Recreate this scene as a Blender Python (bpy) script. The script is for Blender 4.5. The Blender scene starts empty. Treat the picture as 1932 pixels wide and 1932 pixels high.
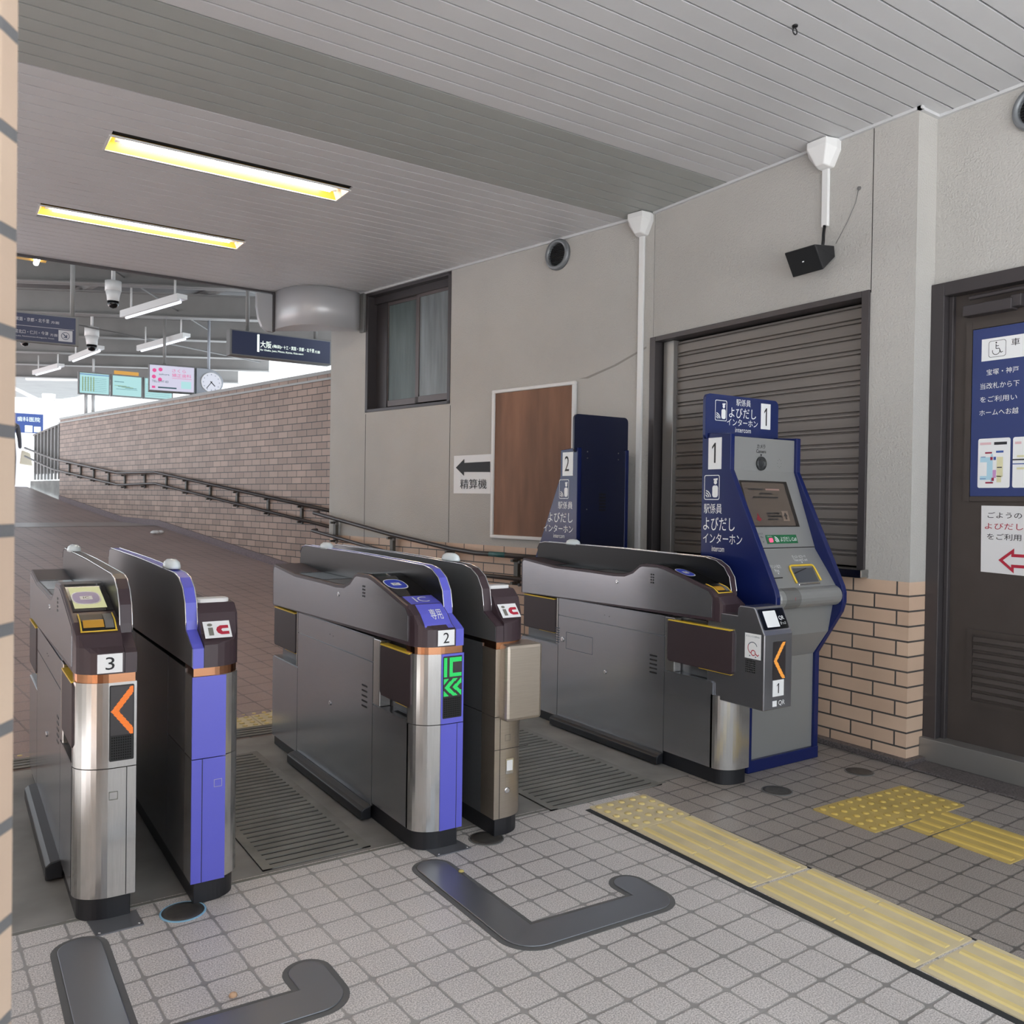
import bpy, bmesh, math, random
from mathutils import Vector, Matrix
random.seed(7)
D = bpy.data
COL = bpy.context.scene.collection
SC = bpy.context.scene
# ------------------------------------------------------------------ camera, world, light, exposure
cam = D.cameras.new('camera'); camo = D.objects.new('camera', cam); COL.objects.link(camo)
cam.sensor_width = 36.0; cam.lens = 29.814; cam.clip_start = 0.05; cam.clip_end = 300
_cx = Vector((0.83188, 0.55484, 0.01045)); _fw = Vector((0.5549, 0.8318, -0.0126))
def _campose():
    # pixel pose: forward axis azimuth 33.7 deg right of +Y, 0.7 deg down, roll 0.83 deg
    f = 1600.0
    y = Vector((-100 - 966, 930 - 966, f)).normalized(); h = Vector((1, 0.0145, 0))
    up = y.cross(h).normalized()
    if up.y > 0: up = -up
    x = y.cross(up).normalized()
    R = Matrix((x, y, up))            # rows: world axes seen from the camera (right, down, forward)
    m = Matrix.Identity(4)
    for r in range(3):
        m[r][0] = R[r][0]; m[r][1] = -R[r][1]; m[r][2] = -R[r][2]
    m.translation = Vector((0, 0, 1.35))
    return m
camo.matrix_world = _campose()
cam.dof.use_dof = True; cam.dof.focus_distance = 3.8; cam.dof.aperture_fstop = 11.0
SC.camera = camo
w = D.worlds.new('overcast_sky'); SC.world = w; w.use_nodes = True
bg = w.node_tree.nodes['Background']; bg.inputs[0].default_value = (0.86, 0.94, 1.0, 1); bg.inputs[1].default_value = 1.0
SUNS = D.lights.new('hazy_sun', 'SUN'); SUNS.energy = 20.0; SUNS.angle = math.radians(25); SUNS.color = (.97, .98, 1)
so = D.objects.new('hazy_sun', SUNS); COL.objects.link(so); so.rotation_euler = (math.radians(-24), 0, math.radians(10))
SC.view_settings.view_transform = 'Standard'; SC.view_settings.look = 'None'
SC.view_settings.gamma = 1.0; SC.view_settings.exposure = 1.17; SC.view_settings.use_curve_mapping = False
SC.cycles.use_denoising = True
SC.cycles.max_bounces = 8; SC.cycles.diffuse_bounces = 5; SC.cycles.glossy_bounces = 4

# ------------------------------------------------------------------ helpers
H = 1.35
A = math.radians(11.5)
FN = Vector((math.cos(A), math.sin(A), 0)); FD = Vector((-math.sin(A), math.cos(A), 0)); J = Vector((4.185, 4.493, 0))
def far(t, s=0.0, z=0.0):            # point along the slanted far wall: t forward, s out of the wall into the passage
    return J + FD * t - FN * s + Vector((0, 0, z))
def srgb(r, g, b): return tuple(((c / 255) / 12.92 if c / 255 <= 0.04045 else ((c / 255 + 0.055) / 1.055) ** 2.4) for c in (r, g, b)) + (1,)

class Mt:
    def __init__(s, name, col=(.5, .5, .5, 1), rough=.5, metal=0.0, spec=.5, emit=None, es=1.0, coat=0.0, alpha=1.0):
        s.m = D.materials.new(name); s.m.use_nodes = True; s.nt = s.m.node_tree; s.b = s.nt.nodes['Principled BSDF']
        i = s.b.inputs
        i['Base Color'].default_value = col; i['Roughness'].default_value = rough; i['Metallic'].default_value = metal
        i['Specular IOR Level'].default_value = spec; i['Coat Weight'].default_value = coat
        if emit: i['Emission Color'].default_value = emit; i['Emission Strength'].default_value = es
    def n(s, t, **k):
        x = s.nt.nodes.new(t)
        for a, v in k.items():
            if a.startswith('_'): x.inputs[a[1:].replace('_', ' ')].default_value = v
            else: setattr(x, a, v)
        return x
    def l(s, a, b): s.nt.links.new(a, b)
    def pos(s, scale=(1, 1, 1), rot=0.0, loc=(0, 0, 0)):
        g = s.n('ShaderNodeNewGeometry'); mp = s.n('ShaderNodeMapping'); mp.vector_type = 'TEXTURE' if False else 'POINT'
        mp.inputs['Scale'].default_value = scale; mp.inputs['Rotation'].default_value = (0, 0, rot); mp.inputs['Location'].default_value = loc
        s.l(g.outputs['Position'], mp.inputs['Vector']); return mp.outputs[0]
    def vary(s, col, amt=.12, scale=3.0, vscale=(1, 1, 1), detail=4):
        """multiply the base colour by a soft noise"""
        nz = s.n('ShaderNodeTexNoise'); nz.inputs['Scale'].default_value = scale; nz.inputs['Detail'].default_value = detail
        s.l(s.pos(vscale), nz.inputs['Vector'])
        r = s.n('ShaderNodeMapRange'); r.inputs[1].default_value = .3; r.inputs[2].default_value = .7
        r.inputs[3].default_value = 1 - amt; r.inputs[4].default_value = 1 + amt
        s.l(nz.outputs[0], r.inputs[0])
        mx = s.n('ShaderNodeMix', data_type='RGBA', blend_type='MULTIPLY'); mx.inputs[0].default_value = 1
        if isinstance(col, tuple): mx.inputs[6].default_value = col
        else: s.l(col, mx.inputs[6])
        s.l(r.outputs[0], mx.inputs[7]); s.l(mx.outputs[2], s.b.inputs['Base Color'])
        return mx.outputs[2]
    def bump(s, scale=100, strength=.2, dist=.002, vscale=(1, 1, 1), detail=3):
        nz = s.n('ShaderNodeTexNoise'); nz.inputs['Scale'].default_value = scale; nz.inputs['Detail'].default_value = detail
        s.l(s.pos(vscale), nz.inputs['Vector'])
        b = s.n('ShaderNodeBump'); b.inputs['Strength'].default_value = strength; b.inputs['Distance'].default_value = dist
        s.l(nz.outputs[0], b.inputs['Height']); s.l(b.outputs[0], s.b.inputs['Normal']); return b

def simple(name, rgb, rough=.5, metal=0, spec=.5, coat=0, vary=0, vs=4):
    m = Mt(name, srgb(*rgb), rough, metal, spec, coat=coat)
    if vary: m.vary(srgb(*rgb), vary, vs)
    return m.m
def emis(name, rgb, st): return Mt(name, (0, 0, 0, 1), .6, emit=srgb(*rgb), es=st).m

def steel(name, rgb, rough=.28, vs=(3, 3, 120), amt=.10):
    m = Mt(name, srgb(*rgb), rough, .82)
    m.vary(srgb(*rgb), amt * .5, 6.0, vs)
    nz = m.n('ShaderNodeTexNoise'); nz.inputs['Scale'].default_value = 4; m.l(m.pos(vs), nz.inputs['Vector'])
    r = m.n('ShaderNodeMapRange'); r.inputs[3].default_value = rough * .9; r.inputs[4].default_value = rough * 1.12
    m.l(nz.outputs[0], r.inputs[0]); m.l(r.outputs[0], m.b.inputs['Roughness'])
    return m.m

def brickmat(name, d, bw, rh, cols, grout, z0=0.0, t0=0.0, rough=.45, mortar=.010, offset=.5):
    m = Mt(name, rough=rough)
    g = m.n('ShaderNodeNewGeometry'); dt = m.n('ShaderNodeVectorMath', operation='DOT_PRODUCT'); dt.inputs[1].default_value = (d[0], d[1], 0)
    m.l(g.outputs['Position'], dt.inputs[0]); sx = m.n('ShaderNodeSeparateXYZ'); m.l(g.outputs['Position'], sx.inputs[0])
    a = m.n('ShaderNodeMath', operation='ADD'); a.inputs[1].default_value = -t0 + 40 * bw; m.l(dt.outputs['Value'], a.inputs[0])
    z = m.n('ShaderNodeMath', operation='ADD'); z.inputs[1].default_value = -z0 + 40 * rh; m.l(sx.outputs[2], z.inputs[0])
    c = m.n('ShaderNodeCombineXYZ'); m.l(a.outputs[0], c.inputs[0]); m.l(z.outputs[0], c.inputs[1])
    br = m.n('ShaderNodeTexBrick'); br.offset = offset; br.inputs['Scale'].default_value = 1; br.inputs['Mortar Size'].default_value = mortar / 2
    br.inputs['Mortar Smooth'].default_value = .1; br.inputs['Bias'].default_value = 0
    br.inputs['Brick Width'].default_value = bw; br.inputs['Row Height'].default_value = rh
    br.inputs['Color1'].default_value = srgb(*cols[0]); br.inputs['Color2'].default_value = srgb(*cols[1]); br.inputs['Mortar'].default_value = srgb(*grout)
    m.l(c.outputs[0], br.inputs['Vector'])
    m.vary(br.outputs['Color'], .10, 2.5)
    b = m.n('ShaderNodeBump', invert=True); b.inputs['Strength'].default_value = .6; b.inputs['Distance'].default_value = .004
    m.l(br.outputs['Fac'], b.inputs['Height'])
    nz = m.n('ShaderNodeTexNoise'); nz.inputs['Scale'].default_value = 260; m.l(m.pos(), nz.inputs['Vector'])
    b2 = m.n('ShaderNodeBump'); b2.inputs['Strength'].default_value = .25; b2.inputs['Distance'].default_value = .001
    m.l(nz.outputs[0], b2.inputs['Height']); m.l(b.outputs[0], b2.inputs['Normal']); m.l(b2.outputs[0], m.b.inputs['Normal'])
    return m.m

def tilefloor(name, pw, ph, rot, org, tile, grout, speck=.25, gw=.009, rough=.42, org2=None):
    """square pavers with rounded corners, salt-and-pepper granules and dirty grout"""
    m = Mt(name, rough=rough)
    g = m.n('ShaderNodeNewGeometry'); sub = m.n('ShaderNodeVectorMath', operation='SUBTRACT'); sub.inputs[1].default_value = (org[0], org[1], 0)
    m.l(g.outputs['Position'], sub.inputs[0])
    vr = m.n('ShaderNodeVectorRotate', rotation_type='Z_AXIS'); vr.inputs['Angle'].default_value = -rot; m.l(sub.outputs[0], vr.inputs['Vector'])
    sx = m.n('ShaderNodeSeparateXYZ'); m.l(vr.outputs[0], sx.inputs[0])
    def edge(o, p):
        a = m.n('ShaderNodeMath', operation='DIVIDE'); a.inputs[1].default_value = p; m.l(o, a.inputs[0])
        b = m.n('ShaderNodeMath', operation='FRACT'); m.l(a.outputs[0], b.inputs[0])
        c = m.n('ShaderNodeMath', operation='SUBTRACT'); c.inputs[1].default_value = .5; m.l(b.outputs[0], c.inputs[0])
        d = m.n('ShaderNodeMath', operation='ABSOLUTE'); m.l(c.outputs[0], d.inputs[0])
        e = m.n('ShaderNodeMath', operation='MULTIPLY'); e.inputs[1].default_value = p; m.l(d.outputs[0], e.inputs[0])
        f2 = m.n('ShaderNodeMath', operation='SUBTRACT'); f2.inputs[1].default_value = p / 2 - .016 - gw / 2; m.l(e.outputs[0], f2.inputs[0])
        h = m.n('ShaderNodeMath', operation='MAXIMUM'); h.inputs[1].default_value = 0; m.l(f2.outputs[0], h.inputs[0])
        q = m.n('ShaderNodeMath', operation='POWER'); q.inputs[1].default_value = 2; m.l(h.outputs[0], q.inputs[0]); return q.outputs[0]
    s = m.n('ShaderNodeMath', operation='ADD'); m.l(edge(sx.outputs[0], pw), s.inputs[0]); m.l(edge(sx.outputs[1], ph), s.inputs[1])
    sq = m.n('ShaderNodeMath', operation='SQRT'); m.l(s.outputs[0], sq.inputs[0])
    nzw = m.n('ShaderNodeTexNoise'); nzw.inputs['Scale'].default_value = 45; m.l(g.outputs['Position'], nzw.inputs['Vector'])
    ad = m.n('ShaderNodeMath', operation='MULTIPLY_ADD'); ad.inputs[1].default_value = .005; ad.inputs[2].default_value = -.0025
    m.l(nzw.outputs[0], ad.inputs[0]); s2 = m.n('ShaderNodeMath', operation='ADD'); m.l(sq.outputs[0], s2.inputs[0]); m.l(ad.outputs[0], s2.inputs[1])
    mr = m.n('ShaderNodeMapRange'); mr.inputs[1].default_value = .013; mr.inputs[2].default_value = .0165; m.l(s2.outputs[0], mr.inputs[0])   # 0 tile, 1 grout
    sp = m.n('ShaderNodeTexNoise'); sp.inputs['Scale'].default_value = 230; sp.inputs['Detail'].default_value = 2; m.l(g.outputs['Position'], sp.inputs['Vector'])
    spr = m.n('ShaderNodeMapRange'); spr.inputs[1].default_value = .35; spr.inputs[2].default_value = .65; spr.inputs[3].default_value = 1 - speck; spr.inputs[4].default_value = 1 + speck
    m.l(sp.outputs[0], spr.inputs[0])
    dn = m.n('ShaderNodeTexNoise'); dn.inputs['Scale'].default_value = 1.3; dn.inputs['Detail'].default_value = 5; m.l(g.outputs['Position'], dn.inputs['Vector'])
    dr = m.n('ShaderNodeMapRange'); dr.inputs[1].default_value = .3; dr.inputs[2].default_value = .7; dr.inputs[3].default_value = .88; dr.inputs[4].default_value = 1.08; m.l(dn.outputs[0], dr.inputs[0])
    mul = m.n('ShaderNodeMath', operation='MULTIPLY'); m.l(spr.outputs[0], mul.inputs[0]); m.l(dr.outputs[0], mul.inputs[1])
    tc = m.n('ShaderNodeMix', data_type='RGBA', blend_type='MULTIPLY'); tc.inputs[0].default_value = 1; tc.inputs[6].default_value = srgb(*tile); m.l(mul.outputs[0], tc.inputs[7])
    gc = m.n('ShaderNodeMix', data_type='RGBA', blend_type='MULTIPLY'); gc.inputs[0].default_value = 1; gc.inputs[6].default_value = srgb(*grout)
    gd = m.n('ShaderNodeMapRange'); gd.inputs[1].default_value = .35; gd.inputs[2].default_value = .65; gd.inputs[3].default_value = .7; gd.inputs[4].default_value = 1.25; m.l(dn.outputs[0], gd.inputs[0]); m.l(gd.outputs[0], gc.inputs[7])
    mx = m.n('ShaderNodeMix', data_type='RGBA'); m.l(mr.outputs[0], mx.inputs[0]); m.l(tc.outputs[2], mx.inputs[6]); m.l(gc.outputs[2], mx.inputs[7])
    m.l(mx.outputs[2], m.b.inputs['Base Color'])
    b = m.n('ShaderNodeBump', invert=True); b.inputs['Strength'].default_value = .5; b.inputs['Distance'].default_value = .003; m.l(mr.outputs[0], b.inputs['Height'])
    b2 = m.n('ShaderNodeBump'); b2.inputs['Strength'].default_value = .35; b2.inputs['Distance'].default_value = .0008; m.l(sp.outputs[0], b2.inputs['Height']); m.l(b.outputs[0], b2.inputs['Normal'])
    m.l(b2.outputs[0], m.b.inputs['Normal'])
    return m.m

WO = {}
class MB:
    def __init__(s): s.b = bmesh.new()
    def poly(s, pts, mi=0):
        f = s.b.faces.new([s.b.verts.new(p) for p in pts]); f.material_index = mi; return f
    def box(s, x0, x1, y0, y1, z0, z1, mi=0):
        return s.prism([(x0, y0), (x1, y0), (x1, y1), (x0, y1)], 'z', z0, z1, mi)
    def prism(s, pl, ax, a, b, mi=0, frame=None):
        if frame: mk = lambda p, h: frame[0] + frame[1] * p[0] + frame[2] * p[1] + frame[3] * h
        else: mk = {'x': lambda p, h: (h, p[0], p[1]), 'y': lambda p, h: (p[0], h, p[1]), 'z': lambda p, h: (p[0], p[1], h)}[ax]
        v0 = [s.b.verts.new(mk(p, a)) for p in pl]; v1 = [s.b.verts.new(mk(p, b)) for p in pl]; n = len(pl)
        fs = [s.b.faces.new(v0[::-1]), s.b.faces.new(v1)]
        for i in range(n): fs.append(s.b.faces.new((v0[i], v0[(i + 1) % n], v1[(i + 1) % n], v1[i])))
        for f in fs: f.material_index = mi
        return fs
    def tube(s, pts, r, seg=10, mi=0):
        pts = [Vector(p) for p in pts]; rings = []
        for i, p in enumerate(pts):
            d = ((pts[min(i + 1, len(pts) - 1)] - p).normalized() + (p - pts[max(i - 1, 0)]).normalized())
            d = d.normalized() if d.length > 1e-6 else Vector((0, 0, 1))
            u = d.cross(Vector((0, 0, 1)));
            if u.length < 1e-3: u = d.cross(Vector((1, 0, 0)))
            u.normalize(); v = d.cross(u)
            rings.append([s.b.verts.new(p + u * (r * math.cos(2 * math.pi * k / seg)) + v * (r * math.sin(2 * math.pi * k / seg))) for k in range(seg)])
        for a, b in zip(rings, rings[1:]):
            for k in range(seg):
                f = s.b.faces.new((a[k], a[(k + 1) % seg], b[(k + 1) % seg], b[k])); f.material_index = mi; f.smooth = True
        for q in (rings[0][::-1], rings[-1]):
            f = s.b.faces.new(q); f.material_index = mi
    def lathe(s, prof, c, ax=(0, 0, 1), seg=24, mi=0):
        ax = Vector(ax).normalized(); u = ax.cross(Vector((0, 0, 1)))
        if u.length < 1e-3: u = Vector((1, 0, 0))
        u.normalize(); v = ax.cross(u); c = Vector(c); R = []
        for r, h in prof: R.append([s.b.verts.new(c + ax * h + (u * math.cos(2 * math.pi * k / seg) + v * math.sin(2 * math.pi * k / seg)) * max(r, 1e-4)) for k in range(seg)])
        for a, b in zip(R, R[1:]):
            for k in range(seg):
                f = s.b.faces.new((a[k], a[(k + 1) % seg], b[(k + 1) % seg], b[k])); f.material_index = mi; f.smooth = True
        for q in (R[0][::-1], R[-1]): s.b.faces.new(q).material_index = mi
    def build(s, name, mat, parent=None, bev=0.0, kind=None, label=None, recalc=True):
        if recalc: bmesh.ops.recalc_face_normals(s.b, faces=s.b.faces)
        me = D.meshes.new(name)
        if parent is None:
            xs = [v.co for v in s.b.verts]
            o = Vector(((min(p.x for p in xs) + max(p.x for p in xs)) / 2, (min(p.y for p in xs) + max(p.y for p in xs)) / 2, min(p.z for p in xs)))
        else: o = WO[parent.name]
        for v in s.b.verts: v.co = v.co - o
        s.b.to_mesh(me); s.b.free()
        for x in (mat if isinstance(mat, (list, tuple)) else [mat]): me.materials.append(x)
        ob = D.objects.new(name, me); COL.objects.link(ob); WO[ob.name] = o.copy()
        if parent is None: ob.location = o
        else: ob.parent = parent
        if bev:
            bm = ob.modifiers.new('bevel', 'BEVEL'); bm.width = bev; bm.segments = 2; bm.limit_method = 'ANGLE'; bm.angle_limit = math.radians(35)
        if kind: ob['kind'] = kind
        if label: ob['label'] = label
        return ob
def tag(o, label, cat, group=None):
    o['label'] = label; o['category'] = cat
    if group: o['group'] = group
    return o
def thing(name, label, cat, loc, group=None):
    o = D.objects.new(name, None); COL.objects.link(o); o.location = loc; o.empty_display_size = .1; WO[o.name] = Vector(loc)
    return tag(o, label, cat, group)
def box(name, mat, parent, *b, bev=0.0, kind=None, label=None):
    m = MB(); m.box(*b); return m.build(name, mat, parent, bev, kind, label)

_tc = {}
def glyphs(body):
    if body not in _tc:
        c = D.curves.new('t', 'FONT'); c.body = body; c.size = 1; c.resolution_u = 3
        o = D.objects.new('t', c); COL.objects.link(o)
        me = D.meshes.new_from_object(o.evaluated_get(bpy.context.evaluated_depsgraph_get()))
        vs = [tuple(v.co) for v in me.vertices]; fs = [tuple(p.vertices) for p in me.polygons]
        D.objects.remove(o); D.curves.remove(c); D.meshes.remove(me)
        x0 = min(v[0] for v in vs); x1 = max(v[0] for v in vs); y0 = min(v[1] for v in vs); y1 = max(v[1] for v in vs)
        _tc[body] = ([(v[0] - x0, v[1] - y0) for v in vs], fs, x1 - x0, y1 - y0)
    return _tc[body]
class Tx(MB):
    """flat lettering / marks on a surface: origin P (lower left), right R, up U in metres"""
    def text(s, body, P, R, U, w, h, mi=0, mapf=None):
        if body == '1': return s.shape(P, R, U, [(.50 * w, 0), (.86 * w, 0), (.86 * w, h), (.58 * w, h), (.0, .80 * h), (.0, .69 * h), (.50 * w, .84 * h)], mi)
        vs, fs, W, Hh = glyphs(body); P = Vector(P); R = Vector(R); U = Vector(U)
        f = mapf or (lambda a, b: P + R * a + U * b)
        vv = [s.b.verts.new(f(v[0] / W * w, v[1] / Hh * h)) for v in vs]
        for q in fs:
            try: s.b.faces.new([vv[i] for i in q]).material_index = mi
            except ValueError: pass
    def rect(s, P, R, U, w, h, mi=0):
        P = Vector(P); R = Vector(R); U = Vector(U); s.poly([P, P + R * w, P + R * w + U * h, P + U * h], mi)
    def shape(s, P, R, U, pts, mi=0):
        P = Vector(P); R = Vector(R); U = Vector(U); s.poly([P + R * a + U * b for a, b in pts], mi)
    def ring(s, P, R, U, pts, pin, mi=0):
        P = Vector(P); R = Vector(R); U = Vector(U)
        a = [s.b.verts.new(P + R * x + U * y) for x, y in pts]; b = [s.b.verts.new(P + R * x + U * y) for x, y in pin]; n = len(a)
        for i in range(n): s.b.faces.new((a[i], a[(i + 1) % n], b[(i + 1) % n], b[i])).material_index = mi
    def bld(s, name, mat, parent, label=None): return s.build(name, mat, parent, label=label, recalc=False)
def rrect(x0, y0, x1, y1, r, n=4):
    o = []
    for cx, cy, a in ((x1 - r, y0 + r, -90), (x1 - r, y1 - r, 0), (x0 + r, y1 - r, 90), (x0 + r, y0 + r, 180)):
        for k in range(n + 1):
            t = math.radians(a + 90 * k / n); o.append((cx + r * math.cos(t), cy + r * math.sin(t)))
    return o
def ell(cx, cy, rx, ry, n=24, a0=0, a1=360, close=True):
    m = n if close else n + 1
    return [(cx + rx * math.cos(math.radians(a0 + (a1 - a0) * k / n)), cy + ry * math.sin(math.radians(a0 + (a1 - a0) * k / n))) for k in range(m)]
def arcband(cx, cy, r0, r1, a0, a1, n=10): return ell(cx, cy, r1, r1, n, a0, a1, False) + ell(cx, cy, r0, r0, n, a1, a0, False)
def shrink(pl, d):
    n = len(pl); o = []; ar = sum(pl[i][0] * pl[(i + 1) % n][1] - pl[(i + 1) % n][0] * pl[i][1] for i in range(n)); sg = 1 if ar > 0 else -1
    for i in range(n):
        a = Vector(pl[i - 1]); b = Vector(pl[i]); c = Vector(pl[(i + 1) % n])
        e = (b - a).normalized(); f = (c - b).normalized(); n1 = Vector((-e.y, e.x)) * sg; n2 = Vector((-f.y, f.x)) * sg
        m = (n1 + n2); m = m / max(m.length_squared / 2, .35) ; o.append((b.x + m.x * d, b.y + m.y * d))
    return o
X3 = Vector((1, 0, 0)); Y3 = Vector((0, 1, 0)); Z3 = Vector((0, 0, 1))

# ------------------------------------------------------------------ materials
WALL = Mt('stucco', rough=.85, spec=.2); WALL.vary(srgb(184, 182, 178), .07, 1.1); WALL.bump(95, .9, .005, detail=2); WALL = WALL.m
CEIL = simple('ceiling_slat', (204, 205, 207), .42, vary=.03, vs=2)
CEILD = simple('ceiling_slat_green', (164, 168, 165), .42, vary=.03, vs=2)
DARK = simple('dark_gap', (18, 18, 20), .8)
BRN = simple('brick_near', (1, 1, 1)); 
NEARB = brickmat('tan_tile', (0, 1), .26, .0797, ((214, 186, 162), (204, 175, 152)), (84, 80, 78), z0=.005, t0=2.595)
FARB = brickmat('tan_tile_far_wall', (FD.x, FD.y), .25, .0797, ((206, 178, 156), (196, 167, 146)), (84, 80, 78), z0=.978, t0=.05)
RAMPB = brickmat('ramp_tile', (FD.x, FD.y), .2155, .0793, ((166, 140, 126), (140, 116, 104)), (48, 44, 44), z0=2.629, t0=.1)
PILB = brickmat('pillar_tile', (1, .4), .9, .0805, ((196, 174, 154), (188, 165, 146)), (104, 104, 106), z0=.032, mortar=.011)
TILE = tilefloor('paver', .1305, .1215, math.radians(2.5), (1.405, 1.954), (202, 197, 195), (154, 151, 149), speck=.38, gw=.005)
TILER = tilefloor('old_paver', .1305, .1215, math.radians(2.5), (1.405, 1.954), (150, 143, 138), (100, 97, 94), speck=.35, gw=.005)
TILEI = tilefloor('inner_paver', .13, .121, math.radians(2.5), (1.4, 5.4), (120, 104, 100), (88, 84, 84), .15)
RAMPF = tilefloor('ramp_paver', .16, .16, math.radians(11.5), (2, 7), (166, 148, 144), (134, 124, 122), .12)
CONC = Mt('cement', rough=.55); CONC.vary(srgb(136, 134, 131), .34, 2.8, detail=8); CONC = CONC.m
STONE = Mt('terrazzo', rough=.5); STONE.vary(srgb(92, 86, 86), .55, 110); STONE = STONE.m
ST = steel('brushed_steel', (196, 194, 192), .16, (60, 60, 2))
STS = steel('side_steel', (172, 173, 178), .20, (2, 2, 60))
STD = Mt('dark_side_steel', srgb(120, 121, 124), .32, .55).m; SCRB = simple('screen_black', (16, 17, 20), .3, spec=.25)
STB = steel('bronze_steel', (176, 166, 154), .32, (2, 2, 60))
CHR = Mt('chrome', srgb(225, 225, 228), .12, 1).m
STQ = Mt('reader_steel', srgb(158, 158, 164), .20, .8).m
COPPER = Mt('copper_band', srgb(196, 142, 108), .16, 1).m
BROWN = simple('maroon_plastic', (62, 48, 54), .38)
BROWNF = simple('maroon_flap', (58, 46, 50), .5)
PURP = simple('violet_panel', (96, 98, 208), .35, coat=.2)
BLACKG = simple('black_glass', (10, 11, 14), .10)
BLK = simple('black_plastic', (24, 24, 27), .45)
PLINTH = simple('black_plinth', (30, 31, 36), .4)
YEL = simple('yellow_edge', (226, 190, 60), .4)
GOLD = simple('amber_slot', (200, 150, 50), .4)
WHITE = simple('white_plate', (236, 238, 240), .35)
WPL = simple('white_plastic', (222, 222, 222), .4)
GREYG = simple('grey_display_glass', (104, 110, 106), .12, coat=.4)
CREAM = emis('reader_screen', (196, 196, 150), .45)
INK = simple('ink', (26, 26, 30), .6)
RED = simple('red_ink', (178, 36, 60), .6)
BLUEI = simple('blue_sticker', (40, 66, 190), .4)
GREYI = simple('grey_ink', (120, 120, 112), .6)
ORNG = emis('orange_led', (255, 130, 40), .62)
GRN = emis('green_led', (40, 230, 110), .6)
LEDB = simple('led_panel', (52, 48, 50), .35)
LEDD = simple('led_dark', (14, 14, 15), .5)
NAVY = simple('navy_enamel', (24, 35, 88), .20, spec=.35)
NAVYD = simple('navy_back', (24, 30, 58), .35)
SILV = simple('silver_paint', (150, 151, 150), .38, metal=.35)
SILVD = simple('silver_shade', (122, 122, 121), .42, metal=.3)
GREENP = simple('green_label', (30, 104, 66), .4)
PINK = emis('pink_button', (240, 90, 130), .6)
YELT = Mt('tactile_yellow', rough=.5); YELT.vary(srgb(212, 198, 162), .10, 6); YELT = YELT.m
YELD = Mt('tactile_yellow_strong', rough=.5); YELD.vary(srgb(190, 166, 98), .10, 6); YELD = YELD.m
YELR = simple('tactile_ridge', (224, 204, 140), .5)
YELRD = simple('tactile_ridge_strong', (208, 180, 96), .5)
BITU = simple('bitumen', (44, 46, 48), .8)
IRON = Mt('grate_steel', rough=.5, metal=.3); IRON.vary(srgb(128, 127, 122), .2, 6); IRON = IRON.m
SLOT = simple('slot', (22, 22, 22), .9)
LID = simple('lid_metal', (84, 82, 80), .45, metal=.5, vary=.25, vs=20)
FPL = Mt('floor_steel', srgb(128, 130, 136), .3, .55).m
SHUT = Mt('shutter', rough=.45, metal=.25); SHUT.vary(srgb(116, 110, 106), .12, 3, (1, .4, 4)); SHUT = SHUT.m
ALD = simple('dark_aluminium', (74, 70, 72), .4, metal=.4)
ALM = simple('aluminium', (150, 148, 146), .35, metal=.6)
FROST = Mt('frosted_glass', rough=.18); FROST.vary(srgb(120, 128, 132), .25, 2.2, (1, 6, .6)); FROST.bump(30, .5, .004, (14, 14, 1.2)); FROST = FROST.m
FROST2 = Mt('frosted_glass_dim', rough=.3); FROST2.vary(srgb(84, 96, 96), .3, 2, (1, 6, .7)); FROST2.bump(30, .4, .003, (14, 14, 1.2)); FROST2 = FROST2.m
HARDB = Mt('hardboard', rough=.6); HARDB.vary(srgb(126, 88, 66), .30, 2.2, (1, 3, .5), detail=7); HARDB = HARDB.m
DOORM = Mt('door_paint', rough=.38); DOORM.vary(srgb(70, 63, 60), .10, 5); DOORM = DOORM.m
SGNB = simple('sign_blue', (50, 64, 116), .35)
PAPER = simple('paper', (224, 224, 226), .45)
PIPE = simple('rail_brown', (62, 56, 56), .3)
POSTM = simple('rail_post', (84, 82, 78), .45)
GAL = simple('galvanised', (118, 118, 118), .5, metal=.2)
CANO = simple('canopy_paint', (134, 133, 132), .55, vary=.1, vs=2)
CANOD = simple('canopy_deck', (104, 103, 104), .7, vary=.15, vs=2)
WCOL = simple('white_column', (214, 214, 214), .5)
TUBE = emis('tube', (255, 250, 236), 11.0)
TUBEC = emis('tube_cool', (235, 240, 255), 1.3)
AMBER = Mt('amber_reflector', srgb(232, 178, 70), .28, .7).m
NAVB = simple('sign_navy', (42, 50, 80), .4)
LIT = emis('lit_white', (236, 252, 240), .75)
LITS = emis('lit_signface', (226, 224, 246), .38)
LITM = emis('lit_map', (176, 222, 224), .45)
LITO = emis('lit_orange', (226, 170, 80), .4)
PNK = emis('lit_pink', (226, 86, 150), .45)
BLS = emis('lit_blue', (70, 100, 178), .45)
MAPL = simple('map_line', (70, 110, 120), .6)
DUCT = simple('duct_white', (226, 227, 227), .38)
SPKR = simple('speaker_black', (30, 31, 34), .5)
VENTM = simple('vent_grey', (126, 130, 134), .4, metal=.3)
DOME = Mt('lamp_dome', srgb(226, 236, 240), .25); DOME = DOME.m
BAG = simple('bag_canvas', (196, 188, 170), .8)
CLO = simple('dark_cloth', (60, 60, 66), .9); SKIN = simple('skin', (206, 160, 134), .6); HAIR = simple('hair', (30, 26, 24), .6)
ASPH = simple('street', (176, 174, 172), .8, vary=.1)
HOUSE = simple('facade', (190, 186, 180), .8, vary=.1)

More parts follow.
